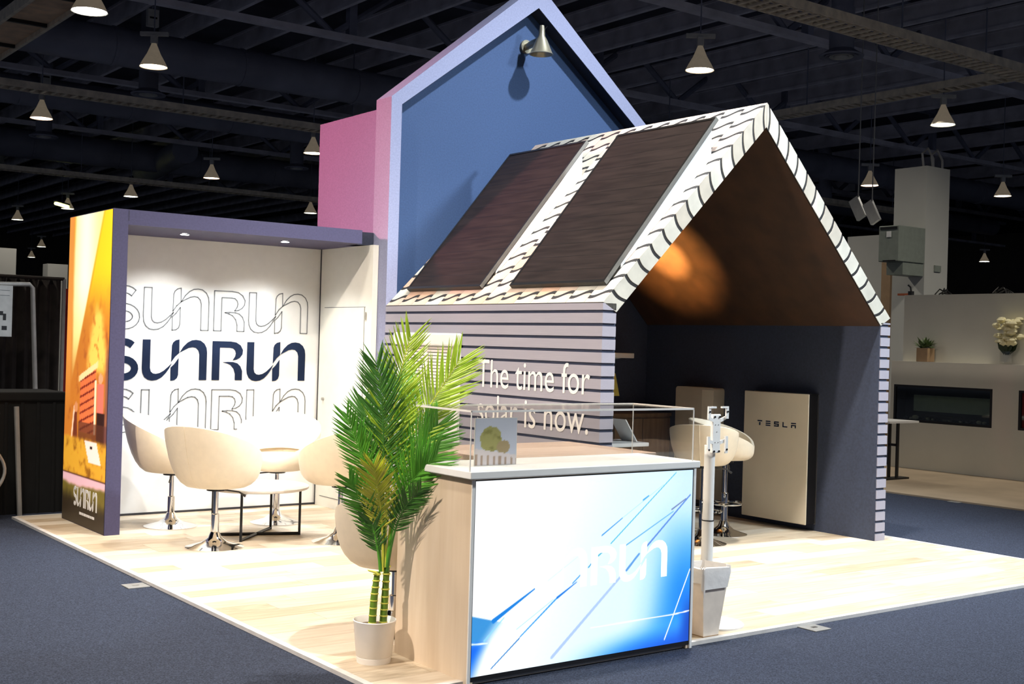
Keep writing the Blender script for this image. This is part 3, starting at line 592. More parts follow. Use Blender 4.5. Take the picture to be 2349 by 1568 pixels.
# ================================================================== CHAIRS AND TABLE
def tub_chair(seat_z, back_z, front_z, R, name, label, group, bar_stool=False, base_r=0.215):
    t = thing(name, label, 'chair' if not bar_stool else 'stool', group=group)
    N, T_ = 36, 9
    def rim(a): c = math.cos(a); return front_z + (back_z - front_z) * (0.5 - 0.5 * c) ** (0.68 if not bar_stool else 0.5)
    b = MB(); vs = []; fs = []; rows = []
    prof = [(0.62, 0.02), (0.73, 0.09), (0.82, 0.20), (0.89, 0.34), (0.945, 0.52), (0.98, 0.72), (1.0, 0.88), (1.0, 1.0)]
    inn = [(1.0, 1.0), (0.965, 1.012), (0.93, 1.0)] + [(0.91 - 0.20 * (1 - tt), tt) for tt in (0.85, 0.6, 0.35)]
    for (rr, tt) in [(0.0, 0.0), (0.48, 0.0)] + prof[:] + inn[1:]:
        ring = []
        for k in range(N):
            a = 2 * PI * k / N; z = seat_z + tt * (rim(a) - seat_z); back = -math.cos(a)
            x = R * rr * math.cos(a) * (1.0 + 0.04 * tt) - 0.045 * tt; yv = R * rr * math.sin(a) * 1.03
            ring.append((x, yv, z))
        rows.append(ring)
    vs = [p for r_ in rows for p in r_]
    for i in range(len(rows) - 1):
        for k in range(N): fs.append((i * N + k, i * N + (k + 1) % N, (i + 1) * N + (k + 1) % N, (i + 1) * N + k))
    b.add(vs, fs).build('tub_shell', M['leather'], t, True)
    cz = seat_z + 0.11
    MB().lathe([(0.001, cz - 0.05), (R * 0.70, cz - 0.05), (R * 0.78, cz - 0.02), (R * 0.76, cz + 0.012), (R * 0.6, cz + 0.026), (0.001, cz + 0.03)], (0.0, 0, 0), 30).build('seat_cushion', M['leather'], t, True)
    # back seam
    MB().tube([(-R * float(np.interp(q, [a[1] for a in prof], [a[0] for a in prof])) * (1 + 0.04 * q) - 0.045 * q - 0.001, 0, seat_z + q * (back_z - seat_z)) for q in np.linspace(0.02, 1, 12)], 0.003, 6).build('seam', M['leather'], t)
    MB().tube([(0, 0, seat_z * 0.5), (0, 0, seat_z + 0.005)], 0.019, 16).build('gas_column', M['chrome'], t, True)
    MB().lathe([(0.029, 0.05), (0.029, seat_z * 0.55), (0.025, seat_z * 0.56), (0.020, seat_z * 0.565)], (0, 0, 0), 18).build('column_sleeve', M['chrome'], t, True)
    MB().lathe([(base_r, 0.0), (base_r, 0.008), (base_r * 0.8, 0.020), (base_r * 0.45, 0.042), (0.05, 0.075), (0.034, 0.115), (0.0285, 0.12)], (0, 0, 0), 36).build('base', M['chrome'], t, True)
    MB().tube([(0.0, 0, seat_z - 0.025), (0.0, 0, seat_z + 0.002)], 0.07, 16).build('seat_plate', M['black_plastic'], t)
    lv = MB().tube([(0.02, -0.05, seat_z - 0.018), (0.05, -0.17, seat_z - 0.030), (0.06, -0.22, seat_z - 0.06)], [0.006, 0.006, 0.010], 8).build('lever', M['black_plastic'], t)
    if bar_stool:
        ring = [(0.15 * math.cos(a), 0.15 * math.sin(a), 0.27) for a in np.linspace(-2.2, 2.2, 18)]
        MB().tube([(0, -0.03, 0.27)] + ring + [(0, 0.03, 0.27)], 0.011, 8).build('footrest', M['chrome'], t, True)
    return t
def face(o, x, y, dx, dy): o.location = (x, y, 0); o.rotation_euler = (0, 0, math.atan2(dy, dx))
GC = 'cream swivel tub chairs'
c0 = tub_chair(0.45, 0.92, 0.56, 0.345, 'tub_chair', 'cream swivel tub chair by the purple post, nearest the mural wall', GC); face(c0, 0.94, 5.018, 0.72, -0.62)
c1 = copy_tree(c0); c1['label'] = 'cream swivel tub chair with its back to us, in front of the coffee table'; face(c1, 0.85, 3.914, 0.84, 0.50)
c2 = copy_tree(c0); c2['label'] = 'cream swivel tub chair right of the coffee table, partly behind the palm'; face(c2, 1.796, 3.726, -0.22, 0.97)
c3 = copy_tree(c0); c3['label'] = 'cream swivel tub chair facing us behind the coffee table, against the white wall'; face(c3, 1.80, 4.846, -0.50, -0.72)
c4 = tub_chair(0.36, 0.80, 0.50, 0.33, 'tub_chair', 'cream swivel tub chair tucked behind the light box counter by the palm pot', GC); face(c4, 0.62, 0.98, 0.3, 0.9)
ct = thing('coffee_table', 'low round coffee table with pale top and crossed black metal legs', 'table', (1.365, 4.30, 0), math.radians(12))
MB().lathe([(0.001, 0.375), (0.395, 0.375), (0.405, 0.382), (0.405, 0.396), (0.395, 0.402), (0.001, 0.402)], (0, 0, 0), 48).build('top', M['table_top'], ct, True)
for a in (-33, 33):
    ca_, sa_ = math.cos(math.radians(a)), math.sin(math.radians(a))
    for s in (-1, 1):
        MB().tube([(0.34 * s * ca_, 0.34 * s * sa_, 0), (0.34 * s * ca_, 0.34 * s * sa_, 0.375)], 0.013, 4).build('leg', M['black'], ct)
    MB().tube([(-0.34 * ca_, -0.34 * sa_, 0.012), (0.34 * ca_, 0.34 * sa_, 0.012)], 0.012, 4).build('cross_bar', M['black'], ct)
    MB().tube([(-0.34 * ca_, -0.34 * sa_, 0.363), (0.34 * ca_, 0.34 * sa_, 0.363)], 0.012, 4).build('top_rail', M['black'], ct)
s0 = tub_chair(0.64, 0.98, 0.76, 0.27, 'bar_stool', 'cream bucket bar stool with its back to us, nearer the siding wall', 'cream bar stools in the house', True, 0.2); face(s0, 4.36, 2.33, 0.75, 0.55)
s1 = copy_tree(s0); s1['label'] = 'cream bucket bar stool turned sideways in front of the cream battery'; face(s1, 4.90, 2.60, 0.56, -0.80)

# ================================================================== COUNTER
KX0, KX1, KY, KZ = 0.4018, 1.8285, -0.0536, 0.9406; ZK = 0.982
ctr = thing('light_box_counter', 'reception counter with glowing blue and white light box front and oak sides', 'counter')
ctr.location = (0, 0, 0)
BZ = -0.0185
MB().box(KX0 - 0.016, KX0 + 0.02, KY + 0.004, 0.586, BZ if KY < -0.03 else 0, KZ + 0.005).build('side_panel', M['oak_panel'], ctr)
MB().box(KX1 - 0.02, KX1 + 0.016, KY + 0.004, 0.586, BZ, KZ + 0.005).build('side_panel', M['oak_panel'], ctr)
for a, b, c, d in ((KX0 - 0.016, KX0, BZ, KZ + 0.008), (KX1, KX1 + 0.016, BZ, KZ + 0.008)):
    MB().box(a, b, KY - 0.004, KY + 0.004, c, d).build('front_edging', M['white_paint'], ctr)
MB().box(KX0, KX1, KY + 0.002, KY + 0.04, 0.0, KZ).build('light_box_frame', M['black_plastic'], ctr)
MB().box(KX0 + 0.02, KX1 - 0.02, 0.56, 0.58, 0.0, KZ).build('back_panel', M['oak_panel'], ctr)
MB().box(KX0 - 0.05, KX1 + 0.012, KY - 0.036, 0.40, KZ + 0.006, ZK).build('white_top', M['white_paint'], ctr, False, 0.004)
MB().box(KX0 - 0.04, KX1 + 0.004, KY - 0.02, 0.586, KZ + 0.0, KZ + 0.0055).build('top_rail', M['oak_panel'], ctr)
MB().box(0.85, 1.985, 0.402, 1.19, KZ + 0.008, ZK - 0.002).build('work_top', M['brown_top'], ctr, False, 0.003)
MB().box(1.92, 1.95, 0.62, 1.15, 0, KZ + 0.008).build('work_top_support', M['oak_panel'], ctr)
LX = 1070; LY = 1060; LK = 3.087
def lb_pt(cx, cy): p = at(LX + cx / LK, LY + cy / LK, 1, KY); return ((p.x - KX0) / (KX1 - KX0), p.z / KZ)
def seg_d(u, v, a, b):
    asp = (KX1 - KX0) / KZ; ax, ay, bx, by = a[0] * asp, a[1], b[0] * asp, b[1]; ux = u * asp
    t = np.clip(((ux - ax) * (bx - ax) + (v - ay) * (by - ay)) / ((bx - ax) ** 2 + (by - ay) ** 2), 0, 1)
    return np.hypot(ux - ax - t * (bx - ax), v - ay - t * (by - ay)), t
def art(u, v):
    c = np.ones(u.shape + (3,)) * np.array((0.97, 0.985, 1.0)); n = fbm(u, v, 3, 5, 2)
    d_diag = (u - v * 0.75)                     # towards lower right
    c = mixc(c, (0.83, 0.93, 1.0), sm(0.12, 0.72, u + 0.25 * (1 - v) - 0.1 + 0.04 * n) * 0.95)
    c = mixc(c, (0.55, 0.80, 1.0), sm(0.74, 0.97, u + 0.10 * (1 - v)) * sm(0.95, 0.5, v))
    c = mixc(c, (0.05, 0.50, 0.95), sm(0.86, 1.04, u + 0.12 * (1 - v)) * sm(0.78, 0.30, v) * 0.9)
    c = mixc(c, (0.25, 0.66, 1.0), sm(0.24, 0.06, v + 0.25 * (1 - u)) * sm(0.3, 0.7, u))
    c = mixc(c, (0.05, 0.34, 0.86), sm(0.16, 0.0, v + 0.22 * (1 - u)) * sm(0.4, 0.8, u))
    c = mixc(c, (0.02, 0.28, 0.75), sm(0.93, 1.0, u) * sm(0.35, 0.1, v))
    c = mixc(c, (0.75, 0.88, 0.98), sm(0.80, 1.0, u) * sm(0.70, 0.9, v) * 0.7)
    # lower left corner
    asp = (KX1 - KX0) / KZ
    def halfp(p, q, soft):
        a, b = lb_pt(*p), lb_pt(*q); dx, dy = (b[0] - a[0]) * asp, b[1] - a[1]; l = math.hypot(dx, dy)
        return sm(-soft, soft, ((u - a[0]) * asp * -dy + (v - a[1]) * dx) / l)
    diag = halfp((60, 1400), (250, 1100), 0.05)
    c = mixc(c, (0.20, 0.55, 0.82), halfp((185, 1142), (30, 1112), 0.004) * diag * sm(0.05, 0.2, v))
    c = mixc(c, (0.03, 0.40, 0.93), halfp((140, 1300), (20, 1320), 0.03) * halfp((30, 1545), (120, 1300), 0.05))
    def line(p, q, w0, w1, col, al=1.0):
        nonlocal c
        d, t = seg_d(u, v, lb_pt(*p), lb_pt(*q)); w = w0 + (w1 - w0) * t
        c = mixc(c, col, al * sm(w + 0.002, w - 0.0012, d))
    line((600, 1412), (1090, 825), 0.009, 0.007, (0.66, 0.76, 0.92)); line((1135, 775), (1225, 655), 0.007, 0.006, (0.36, 0.60, 0.86)); line((1280, 600), (1590, 225), 0.005, 0.004, (0.35, 0.53, 0.84))
    line((165, 1495), (370, 1270), 0.0025, 0.003, (0.10, 0.45, 0.75)); line((375, 1260), (640, 975), 0.003, 0.004, (0.16, 0.58, 0.88)); line((640, 975), (780, 860), 0.006, 0.002, (0.02, 0.45, 0.85)); line((750, 870), (810, 805), 0.003, 0.003, (0.20, 0.58, 0.88))
    line((185, 1145), (500, 893), 0.012, 0.0025, (0.03, 0.48, 0.84)); line((120, 1290), (260, 1120), 0.006, 0.003, (0.55, 0.82, 0.98), 0.8)
    line((1025, 578), (1490, 62), 0.0028, 0.002, (0.22, 0.70, 0.84)); line((960, 520), (1110, 390), 0.003, 0.002, (0.08, 0.52, 0.86)); line((1110, 390), (1400, 150), 0.0016, 0.0012, (0.66, 0.86, 0.95))
    line((1255, 262), (1295, 230), 0.004, 0.003, (0.22, 0.62, 0.88)); line((1135, 590), (1470, 345), 0.003, 0.002, (0.30, 0.64, 0.86)); line((1460, 330), (1560, 252), 0.004, 0.003, (0.42, 0.48, 0.68))
    line((865, 752), (885, 725), 0.004, 0.003, (0.20, 0.60, 0.82)); line((935, 668), (965, 640), 0.004, 0.003, (0.25, 0.68, 0.80)); line((350, 1205), (610, 990), 0.0018, 0.0018, (0.66, 0.85, 0.95)); line((575, 850), (800, 665), 0.0018, 0.0018, (0.82, 0.91, 0.96))
    line((880, 1195), (1480, 1095), 0.0022, 0.003, (1, 1, 1)); line((1480, 1095), (1580, 1070), 0.003, 0.003, (1, 1, 1)); line((1405, 1280), (1470, 1100), 0.0032, 0.003, (1, 1, 1)); line((1470, 1100), (1588, 765), 0.003, 0.003, (1, 1, 1)); line((28, 1318), (140, 1308), 0.004, 0.003, (0.9, 0.97, 1))
    return c
M['light_box'] = vcol_mat('light_box_print', 0.4, 1.15)
color_grid('light_box_screen', lambda a, b: (KX0 + 0.006 + a * (KX1 - KX0 - 0.012), KY, 0.022 + b * (KZ - 0.030)), 330, 210, art, M['light_box'], ctr)
M['logo_glow'] = mat('logo_glow', (0.9, 0.9, 0.9), 0.5, emit=1.15, ecol=(1, 1, 1))
q0, q1 = lb_pt(280, 900), lb_pt(1418, 805); xl0 = KX0 + q0[0] * (KX1 - KX0); xl1 = KX0 + q1[0] * (KX1 - KX0); zb_ = lb_pt(1395, 805)[1] * KZ; zt_ = lb_pt(1395, 548)[1] * KZ
logo_fill(MB(), lambda a, b, d: (xl0 + (a + 0.83) / 5.26 * (xl1 - xl0), KY - d, zb_ + b * (zt_ - zb_)), 0.0, 0.002).build('logo', M['logo_glow'], ctr)
# acrylic case
ac = thing('acrylic_case', 'clear acrylic display case standing on the light box counter', 'display case', (0.352, -0.080, ZK))
aw, ad, ah, tk = 1.44, 0.475, 0.281, 0.006
MB().box(0, aw, 0, tk, 0, ah - tk).build('front_pane', M['acrylic'], ac); MB().box(0, aw, ad - tk, ad, 0, ah - tk).build('back_pane', M['acrylic'], ac)
MB().box(0, tk, tk, ad - tk, 0, ah - tk).build('side_pane', M['acrylic'], ac); MB().box(aw - tk, aw, tk, ad - tk, 0, ah - tk).build('side_pane', M['acrylic'], ac)
M['acrylic_top'] = glassy('acrylic_top', (0.95, 0.93, 0.90), 0.26, 0.08)
MB().box(0, aw, 0, ad, ah - tk, ah).build('top_pane', M['acrylic_top'], ac)
for (a, b, c, d, e, f) in ((0, aw, -0.001, 0.003, ah - 0.009, ah + 0.001), (0, aw, ad - 0.003, ad + 0.001, ah - 0.008, ah + 0.001), (-0.001, 0.003, 0, ad, ah - 0.008, ah + 0.001), (aw - 0.003, aw + 0.001, 0, ad, ah - 0.008, ah + 0.001),
                           (-0.001, 0.0035, -0.001, 0.0035, 0, ah), (aw - 0.0035, aw + 0.001, -0.001, 0.0035, 0, ah), (aw - 0.003, aw + 0.001, ad - 0.003, ad + 0.001, 0, ah)):
    MB().box(a, b, c, d, e, f).build('polished_edge', M['acrylic_edge'], ac)
def card(u, v):
    c = np.ones(u.shape + (3,)) * np.array((0.80, 0.84, 0.92)); n = fbm(u, v, 14, 9)
    tr = (((u - 0.38) / 0.26) ** 2 + ((v - 0.55) / 0.28) ** 2 + 0.3 * n < 1); c = mixc(c, (0.66, 0.66, 0.42), tr * 1.0); c = mixc(c, (0.52, 0.52, 0.28), tr * sm(0, .5, n))
    c = mixc(c, (0.66, 0.60, 0.46), (((u - 0.68) / 0.16) ** 2 + ((v - 0.38) / 0.14) ** 2 + 0.3 * n < 1) * 1.0)
    c = mixc(c, (0.90, 0.88, 0.90), (v < 0.36 - 0.16 * u) * 1.0); c = mixc(c, (0.70, 0.62, 0.56), (v < 0.24 - 0.1 * u) * (np.mod(u * 7, 1) < 0.4)); return c
M['card'] = vcol_mat('card_print', 0.5)
pc = thing('picture_card', 'small upright print of a tree and white fence inside the acrylic case', 'picture', (0.515, 0.12, ZK))
MB().box(0, 0.255, 0, 0.004, 0.0, 0.232).build('board', M['white_paint'], pc)
color_grid('print', lambda a, b: (0.003 + a * 0.249, -0.001, 0.003 + b * 0.226), 40, 40, card, M['card'], pc)
MB().box(0.08, 0.17, 0.004, 0.07, 0, 0.006).build('easel_foot', M['white_paint'], pc)

# ================================================================== MONITOR STAND, BIN
ms = thing('screen_stand', 'white floor stand with empty screen mounting bracket beside the counter', 'stand', (2.225, 0.215, 0))
MB().lathe([(0.165, 0), (0.165, 0.010), (0.158, 0.016), (0.001, 0.018)], (0.08, 0, 0), 48).build('base_disc', M['white_paint'], ms, True)
MB().tube([(0, 0, 0.016), (0, 0, 0.60)], 0.034, 20).build('lower_pole', M['white_paint'], ms, True)
MB().tube([(0, 0, 0.600), (0, 0, 0.606)], 0.0355, 20).build('collar', M['black_plastic'], ms)
MB().tube([(0, 0, 0.606), (0, 0, 1.03)], 0.031, 20).build('upper_pole', M['white_paint'], ms, True)
hd = MB().box(-0.032, 0.032, -0.05, -0.030, 0.99, 1.21).build('head_plate', M['white_paint'], ms, False, 0.004)
for (a, z) in ((-0.02, 1.00), (0.02, 1.00), (-0.02, 1.195), (0.02, 1.195)):
    MB().tube([(a, -0.051, z), (a, -0.056, z)], 0.006, 8).build('bolt', M['black'], hd)
for (a, z) in ((-0.012, 1.05), (0.012, 1.05), (-0.012, 1.15), (0.012, 1.15), (0, 1.11)): MB().tube([(a, -0.0502, z), (a, -0.052, z)], 0.003, 6).build('hole', M['line'], hd)
MB().tube([(0, 0, 1.02), (0, -0.035, 1.06)], 0.022, 12).build('tilt_joint', M['white_paint'], ms)
for s, x, y0_ in ((-1, -0.072, 0), (1, 0.072, 0)):
    zb, zt = (1.0, 1.255)
    arm = MB().box(x - 0.010, x + 0.010, -0.062, -0.052, 1.185, 1.255).build('bracket_arm', M['white_paint'], ms)
    MB().box(x - 0.010, x + 0.010, -0.062, -0.052, 1.0 - 0.012 * s, 1.085).build('bracket_arm', M['white_paint'], ms)
    MB().prism([(x, 1.18), (x, 1.20), (s * 0.028, 1.185), (s * 0.028, 1.165)] if s < 0 else [(x, 1.18), (s * 0.028, 1.165), (s * 0.028, 1.185), (x, 1.20)], -0.052, -0.044).build('strut', M['white_paint'], ms)
    MB().prism([(x, 1.05), (x, 1.07), (s * 0.028, 1.06), (s * 0.028, 1.04)], -0.052, -0.044).build('strut', M['white_paint'], ms)
    MB().box(min(x, x - s * 0.05), max(x, x - s * 0.05), -0.066, -0.054, 1.245, 1.255).build('hook', M['white_paint'], ms)
    MB().tube([(x, -0.063, 1.225), (x, -0.066, 1.225)], 0.006, 8).build('bolt', M['black'], ms); MB().tube([(x, -0.063, 1.01), (x, -0.066, 1.01)], 0.006, 8).build('bolt', M['black'], ms)
bn = thing('waste_bin', 'slim beige waste bin with white liner folded over its rim', 'bin', (2.065, 0.085, 0), 0)
def taper(wa, da, za, wb, db, zb, inset=0):
    P = lambda w, d, z: [(x * w / 2, y_ * d / 2, z) for x, y_ in ((-1, -1), (1, -1), (1, 1), (-1, 1))]
    return P(wa, da, za), P(wb, db, zb)
a, b = taper(0.115, 0.14, 0.004, 0.205, 0.20, 0.36); c, d = taper(0.195, 0.19, 0.36, 0.107, 0.13, 0.012)
MB().add(a + b + c + d, [(3, 2, 1, 0)] + [(i, (i + 1) % 4, 4 + (i + 1) % 4, 4 + i) for i in range(4)] + [(4 + i, 4 + (i + 1) % 4, 8 + (i + 1) % 4, 8 + i) for i in range(4)] + [(8 + i, 8 + (i + 1) % 4, 12 + (i + 1) % 4, 12 + i) for i in range(4)] + [(12, 13, 14, 15)]).build('body', M['bin'], bn)
MB().box(-0.058, 0.058, -0.072, 0.072, 0.0, 0.006).build('foot', M['terracotta'], bn)
lv = MB(); N = 32; rows = []
for (off, z) in ((0.006, 0.285), (0.010, 0.31), (0.012, 0.355), (0.010, 0.385), (-0.004, 0.388), (-0.012, 0.30)):
    rr = []
    P = rrect(0.205 + 2 * off, 0.20 + 2 * off, 0.02, 7)
    for i, (x, yv) in enumerate(P): rr.append((x * (1 if z > .33 else .955), yv * (1 if z > .33 else .96), z + (0.018 * math.sin(i * 1.7) - 0.05 * max(0, math.sin(i * 0.42 - 1)) if z < 0.30 and off > 0 else 0.006 * math.sin(i * 2.3))))
    rows.append(rr)
n_r = len(rows[0])
lv.add([p for r_ in rows for p in r_], [(i * n_r + k, i * n_r + (k + 1) % n_r, (i + 1) * n_r + (k + 1) % n_r, (i + 1) * n_r + k) for i in range(len(rows) - 1) for k in range(n_r)]).build('liner', M['liner'], bn, True)

# ================================================================== PALM
pot_c = at(857, 1516, 2, 0)
palm = thing('potted_palm', 'tall artificial palm with feathery green fronds in a white pot', 'potted plant', (pot_c.x, pot_c.y, 0))
palm_loc = Vector((pot_c.x, pot_c.y, 0))
pt_ = MB().lathe([(0.083, 0.0), (0.086, 0.028), (0.084, 0.030), (0.088, 0.034), (0.104, 0.200), (0.107, 0.205), (0.103, 0.208), (0.099, 0.200), (0.092, 0.175), (0.001, 0.175)], (0, 0, 0), 40).build('pot', M['pot'], palm, True)
MB().lathe([(0.092, 0.1755), (0.05, 0.180), (0.001, 0.182)], (0, 0, 0), 24).build('soil', M['soil'], pt_)
dp0 = (palm_loc - CAM).dot(FW)
def pp(px, py, dd): return atd(px, py, dp0 + dd) - palm_loc
canes = [[(853, 1440, -0.02), (858, 1370, -0.02), (866, 1310, 0.0)], [(878, 1440, 0.01), (883, 1370, 0.01), (888, 1290, 0.02)]]
for ci, c in enumerate(canes):
    P = [pp(*q) for q in c]; P[0].z = 0.17
    cn = MB().tube(P, [0.0185, 0.018, 0.014], 12).build('cane', M['cane'], palm, True)
    for t in np.linspace(0.08, 0.95, 8 if ci == 0 else 9):
        k = 0 if t < 0.5 else 1; f_ = t * 2 - k; q = P[k].lerp(P[k + 1], f_)
        MB().lathe([(0.0175, -0.004), (0.0205, -0.002), (0.0205, 0.002), (0.0175, 0.004)], q, 12).build('ring', M['cane_ring'], cn, True)
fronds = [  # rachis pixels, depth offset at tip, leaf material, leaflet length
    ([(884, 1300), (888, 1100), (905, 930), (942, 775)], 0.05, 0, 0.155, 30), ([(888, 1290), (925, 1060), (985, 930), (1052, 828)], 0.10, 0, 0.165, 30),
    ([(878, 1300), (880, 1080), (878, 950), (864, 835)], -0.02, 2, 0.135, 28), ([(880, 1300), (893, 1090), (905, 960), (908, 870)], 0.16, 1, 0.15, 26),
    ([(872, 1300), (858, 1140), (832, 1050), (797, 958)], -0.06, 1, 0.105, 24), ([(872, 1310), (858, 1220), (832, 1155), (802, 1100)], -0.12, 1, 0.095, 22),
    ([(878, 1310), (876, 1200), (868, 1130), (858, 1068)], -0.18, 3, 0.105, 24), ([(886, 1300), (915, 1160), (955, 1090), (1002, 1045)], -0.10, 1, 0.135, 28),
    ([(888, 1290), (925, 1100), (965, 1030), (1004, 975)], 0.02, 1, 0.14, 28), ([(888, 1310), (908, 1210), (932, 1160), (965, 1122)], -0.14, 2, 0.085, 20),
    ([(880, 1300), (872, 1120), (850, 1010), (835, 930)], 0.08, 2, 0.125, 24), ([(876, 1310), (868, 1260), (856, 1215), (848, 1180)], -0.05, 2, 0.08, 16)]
def bez(P, t):
    a = [p.copy() for p in P]
    while len(a) > 1: a = [a[i].lerp(a[i + 1], t) for i in range(len(a) - 1)]
    return a[0]
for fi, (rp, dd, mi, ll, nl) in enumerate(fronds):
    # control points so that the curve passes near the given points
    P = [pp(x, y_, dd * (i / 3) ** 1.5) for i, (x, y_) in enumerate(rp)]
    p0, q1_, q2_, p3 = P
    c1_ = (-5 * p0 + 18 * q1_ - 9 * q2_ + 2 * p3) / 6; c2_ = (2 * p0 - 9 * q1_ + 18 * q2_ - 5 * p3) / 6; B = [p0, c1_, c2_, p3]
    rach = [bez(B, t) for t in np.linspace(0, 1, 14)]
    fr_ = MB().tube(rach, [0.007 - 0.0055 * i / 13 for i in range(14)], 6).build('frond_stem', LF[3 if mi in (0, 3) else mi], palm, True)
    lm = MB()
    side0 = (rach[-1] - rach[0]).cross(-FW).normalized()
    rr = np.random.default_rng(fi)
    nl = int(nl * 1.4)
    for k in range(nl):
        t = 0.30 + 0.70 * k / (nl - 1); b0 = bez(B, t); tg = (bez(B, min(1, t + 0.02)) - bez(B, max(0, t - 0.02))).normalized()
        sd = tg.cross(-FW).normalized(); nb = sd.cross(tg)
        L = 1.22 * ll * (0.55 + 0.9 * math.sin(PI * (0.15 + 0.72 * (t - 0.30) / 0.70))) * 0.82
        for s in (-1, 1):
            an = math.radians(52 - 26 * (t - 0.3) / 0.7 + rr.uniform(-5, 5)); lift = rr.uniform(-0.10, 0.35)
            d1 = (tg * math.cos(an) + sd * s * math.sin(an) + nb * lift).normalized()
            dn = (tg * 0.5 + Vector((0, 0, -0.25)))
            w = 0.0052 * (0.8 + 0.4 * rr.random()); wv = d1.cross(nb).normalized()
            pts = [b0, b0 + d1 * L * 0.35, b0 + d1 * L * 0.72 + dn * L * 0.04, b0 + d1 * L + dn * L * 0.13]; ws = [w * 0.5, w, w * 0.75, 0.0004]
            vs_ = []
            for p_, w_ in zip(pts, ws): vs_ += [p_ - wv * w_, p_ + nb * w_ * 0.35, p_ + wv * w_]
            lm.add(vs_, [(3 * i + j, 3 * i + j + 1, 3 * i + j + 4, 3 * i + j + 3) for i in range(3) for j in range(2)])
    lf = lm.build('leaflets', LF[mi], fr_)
for q in ([(868, 1318), (862, 1312), (846, 1308), (843, 1306)],):
    MB().tube([pp(x, y_, -0.03) for x, y_ in q], [0.008, 0.006, 0.004, 0.001], 6).build('leaf_sheath', LF[3], palm)

# ================================================================== FLOOR PLATES
for (x, y_, lab) in ((-0.11, 2.90, 'grey floor box plate in the carpet left of the booth floor'), (2.81, -0.088, 'grey floor box plate in the carpet in front of the booth'), (9.14, 3.14, 'pale floor box plate on the aisle carpet by the fireplace stand')):
    o = MB().box(-0.07, 0.07, -0.07, 0.07, -0.02, -0.014).build('service_plate', M['plate'], None, False, 0.002); o.location = (x, y_, 0); tag(o, lab, 'floor plate')
    if x > 0: pass
    MB().box(-0.02, 0.02, -0.012, 0.012, -0.014, -0.0125).build('lift_tab', M['steel_edge'], o)

# ================================================================== FIREPLACE STAND (right background)
gf = MB().box(9.15, 12.6, -4, 6.2, -0.0195, -0.002).build('floor_stand', M['gallery_floor']); struct(gf)
fw_ = thing('fireplace_stand', 'pale grey-beige exhibition stand with two inset linear fireplaces and a ledge', 'display stand')
GX0 = 11.9
MB().box(12.16, 12.5, -3, 6.03, 0, 2.44).build('upper_wall', M['gallery'], fw_)
lw = MB(); F1 = (4.446, 5.978); F2 = (2.55, 4.074); za, zb = 0.65, 1.165
lw.box(GX0, 12.16, -3, 6.03, 0, za); lw.box(GX0, 12.16, -3, 6.03, zb, 1.495)
for a, b in ((-3, F2[0]), (F2[1], F1[0]), (F1[1], 6.03)): lw.box(GX0, 12.16, a, b, za, zb)
lw.build('fireplace_plinth', M['gallery'], fw_)
for fi, (a, b) in enumerate((F1, F2)):
    t = thing('linear_fireplace', ('long black glazed fireplace set in the pale wall below the potted plants', 'black glazed fireplace at the right edge of the picture')[fi], 'fireplace', (GX0, a, za))
    w = b - a; hh = zb - za
    MB().box(0.235, 0.255, 0.0, w, 0, hh).build('back_plate', M['black'], t)
    for q in ((0.0, 0.235, 0, 0.035, 0, hh), (0.0, 0.235, w - 0.035, w, 0, hh), (0.0, 0.235, 0.035, w - 0.035, 0, 0.03), (0.0, 0.235, 0.035, w - 0.035, hh - 0.03, hh)): MB().box(*q).build('surround', M['black'], t)
    MB().box(0.20, 0.235, 0.16, w - 0.19, 0.15, hh - 0.14).build('reflector', M['fire_panel'], t)
    for k in range(16):
        rr = 0.022 + 0.03 * random.random(); yy = 0.1 + (w - 0.2) * k / 15
        o = MB().lathe([(0.001, -rr * .6), (rr * 0.8, -rr * .4), (rr, 0), (rr * 0.7, rr * .5), (0.001, rr * .65)], (0.12 + 0.05 * random.random(), yy, 0.03 + rr * .6), 8).build('stone', M['log'] if k % 3 else M['black'], t, True)
    MB().tube([(0.13, 0.4, 0.07), (0.12, w - 0.45, 0.10)], 0.028, 8).build('log', M['drape'], t)
    MB().box(0.012, 0.016, 0.035, w - 0.035, 0.03, hh - 0.03).build('glass_pane', M['fire_glass'], t)
zl_ = 1.4955
p = at(2120, 826, 0, 12.03)
fp = thing('potted_herb', 'small leafy green plant in a tan pot on the ledge', 'potted plant', (12.03, 5.57, zl_))
MB().box(-0.085, 0.085, -0.09, 0.09, 0, 0.19).build('pot', M['terracotta'], fp, False, 0.006)
lm = MB(); r_ = random.Random(3)
for k in range(70):
    a = r_.uniform(0, 2 * PI); el = r_.uniform(0.2, 1.3); L = r_.uniform(0.06, 0.20); b0 = Vector((r_.uniform(-.06, .06), r_.uniform(-.06, .06), 0.18 + r_.uniform(0, 0.04))); d = Vector((math.cos(a) * math.cos(el), math.sin(a) * math.cos(el) * 1.5, math.sin(el) * 0.7)).normalized(); sd = d.cross(Vector((0, 0, 1))).normalized() * 0.025
    lm.add([b0, b0 + d * L * .5 + sd, b0 + d * L, b0 + d * L * .5 - sd], [(0, 1, 2, 3)])
lm.build('leaves', M['leaf_far'], fp)
fo = thing('flower_vase', 'bouquet of cream flowers in a clear vase on the ledge', 'flowers', (12.03, 4.34, zl_))
MB().lathe([(0.001, 0.0), (0.07, 0.0), (0.085, 0.03), (0.085, 0.17), (0.08, 0.17), (0.08, 0.035), (0.001, 0.03)], (0, 0, 0), 20).build('vase', M['acrylic'], fo, True)
lm = MB()
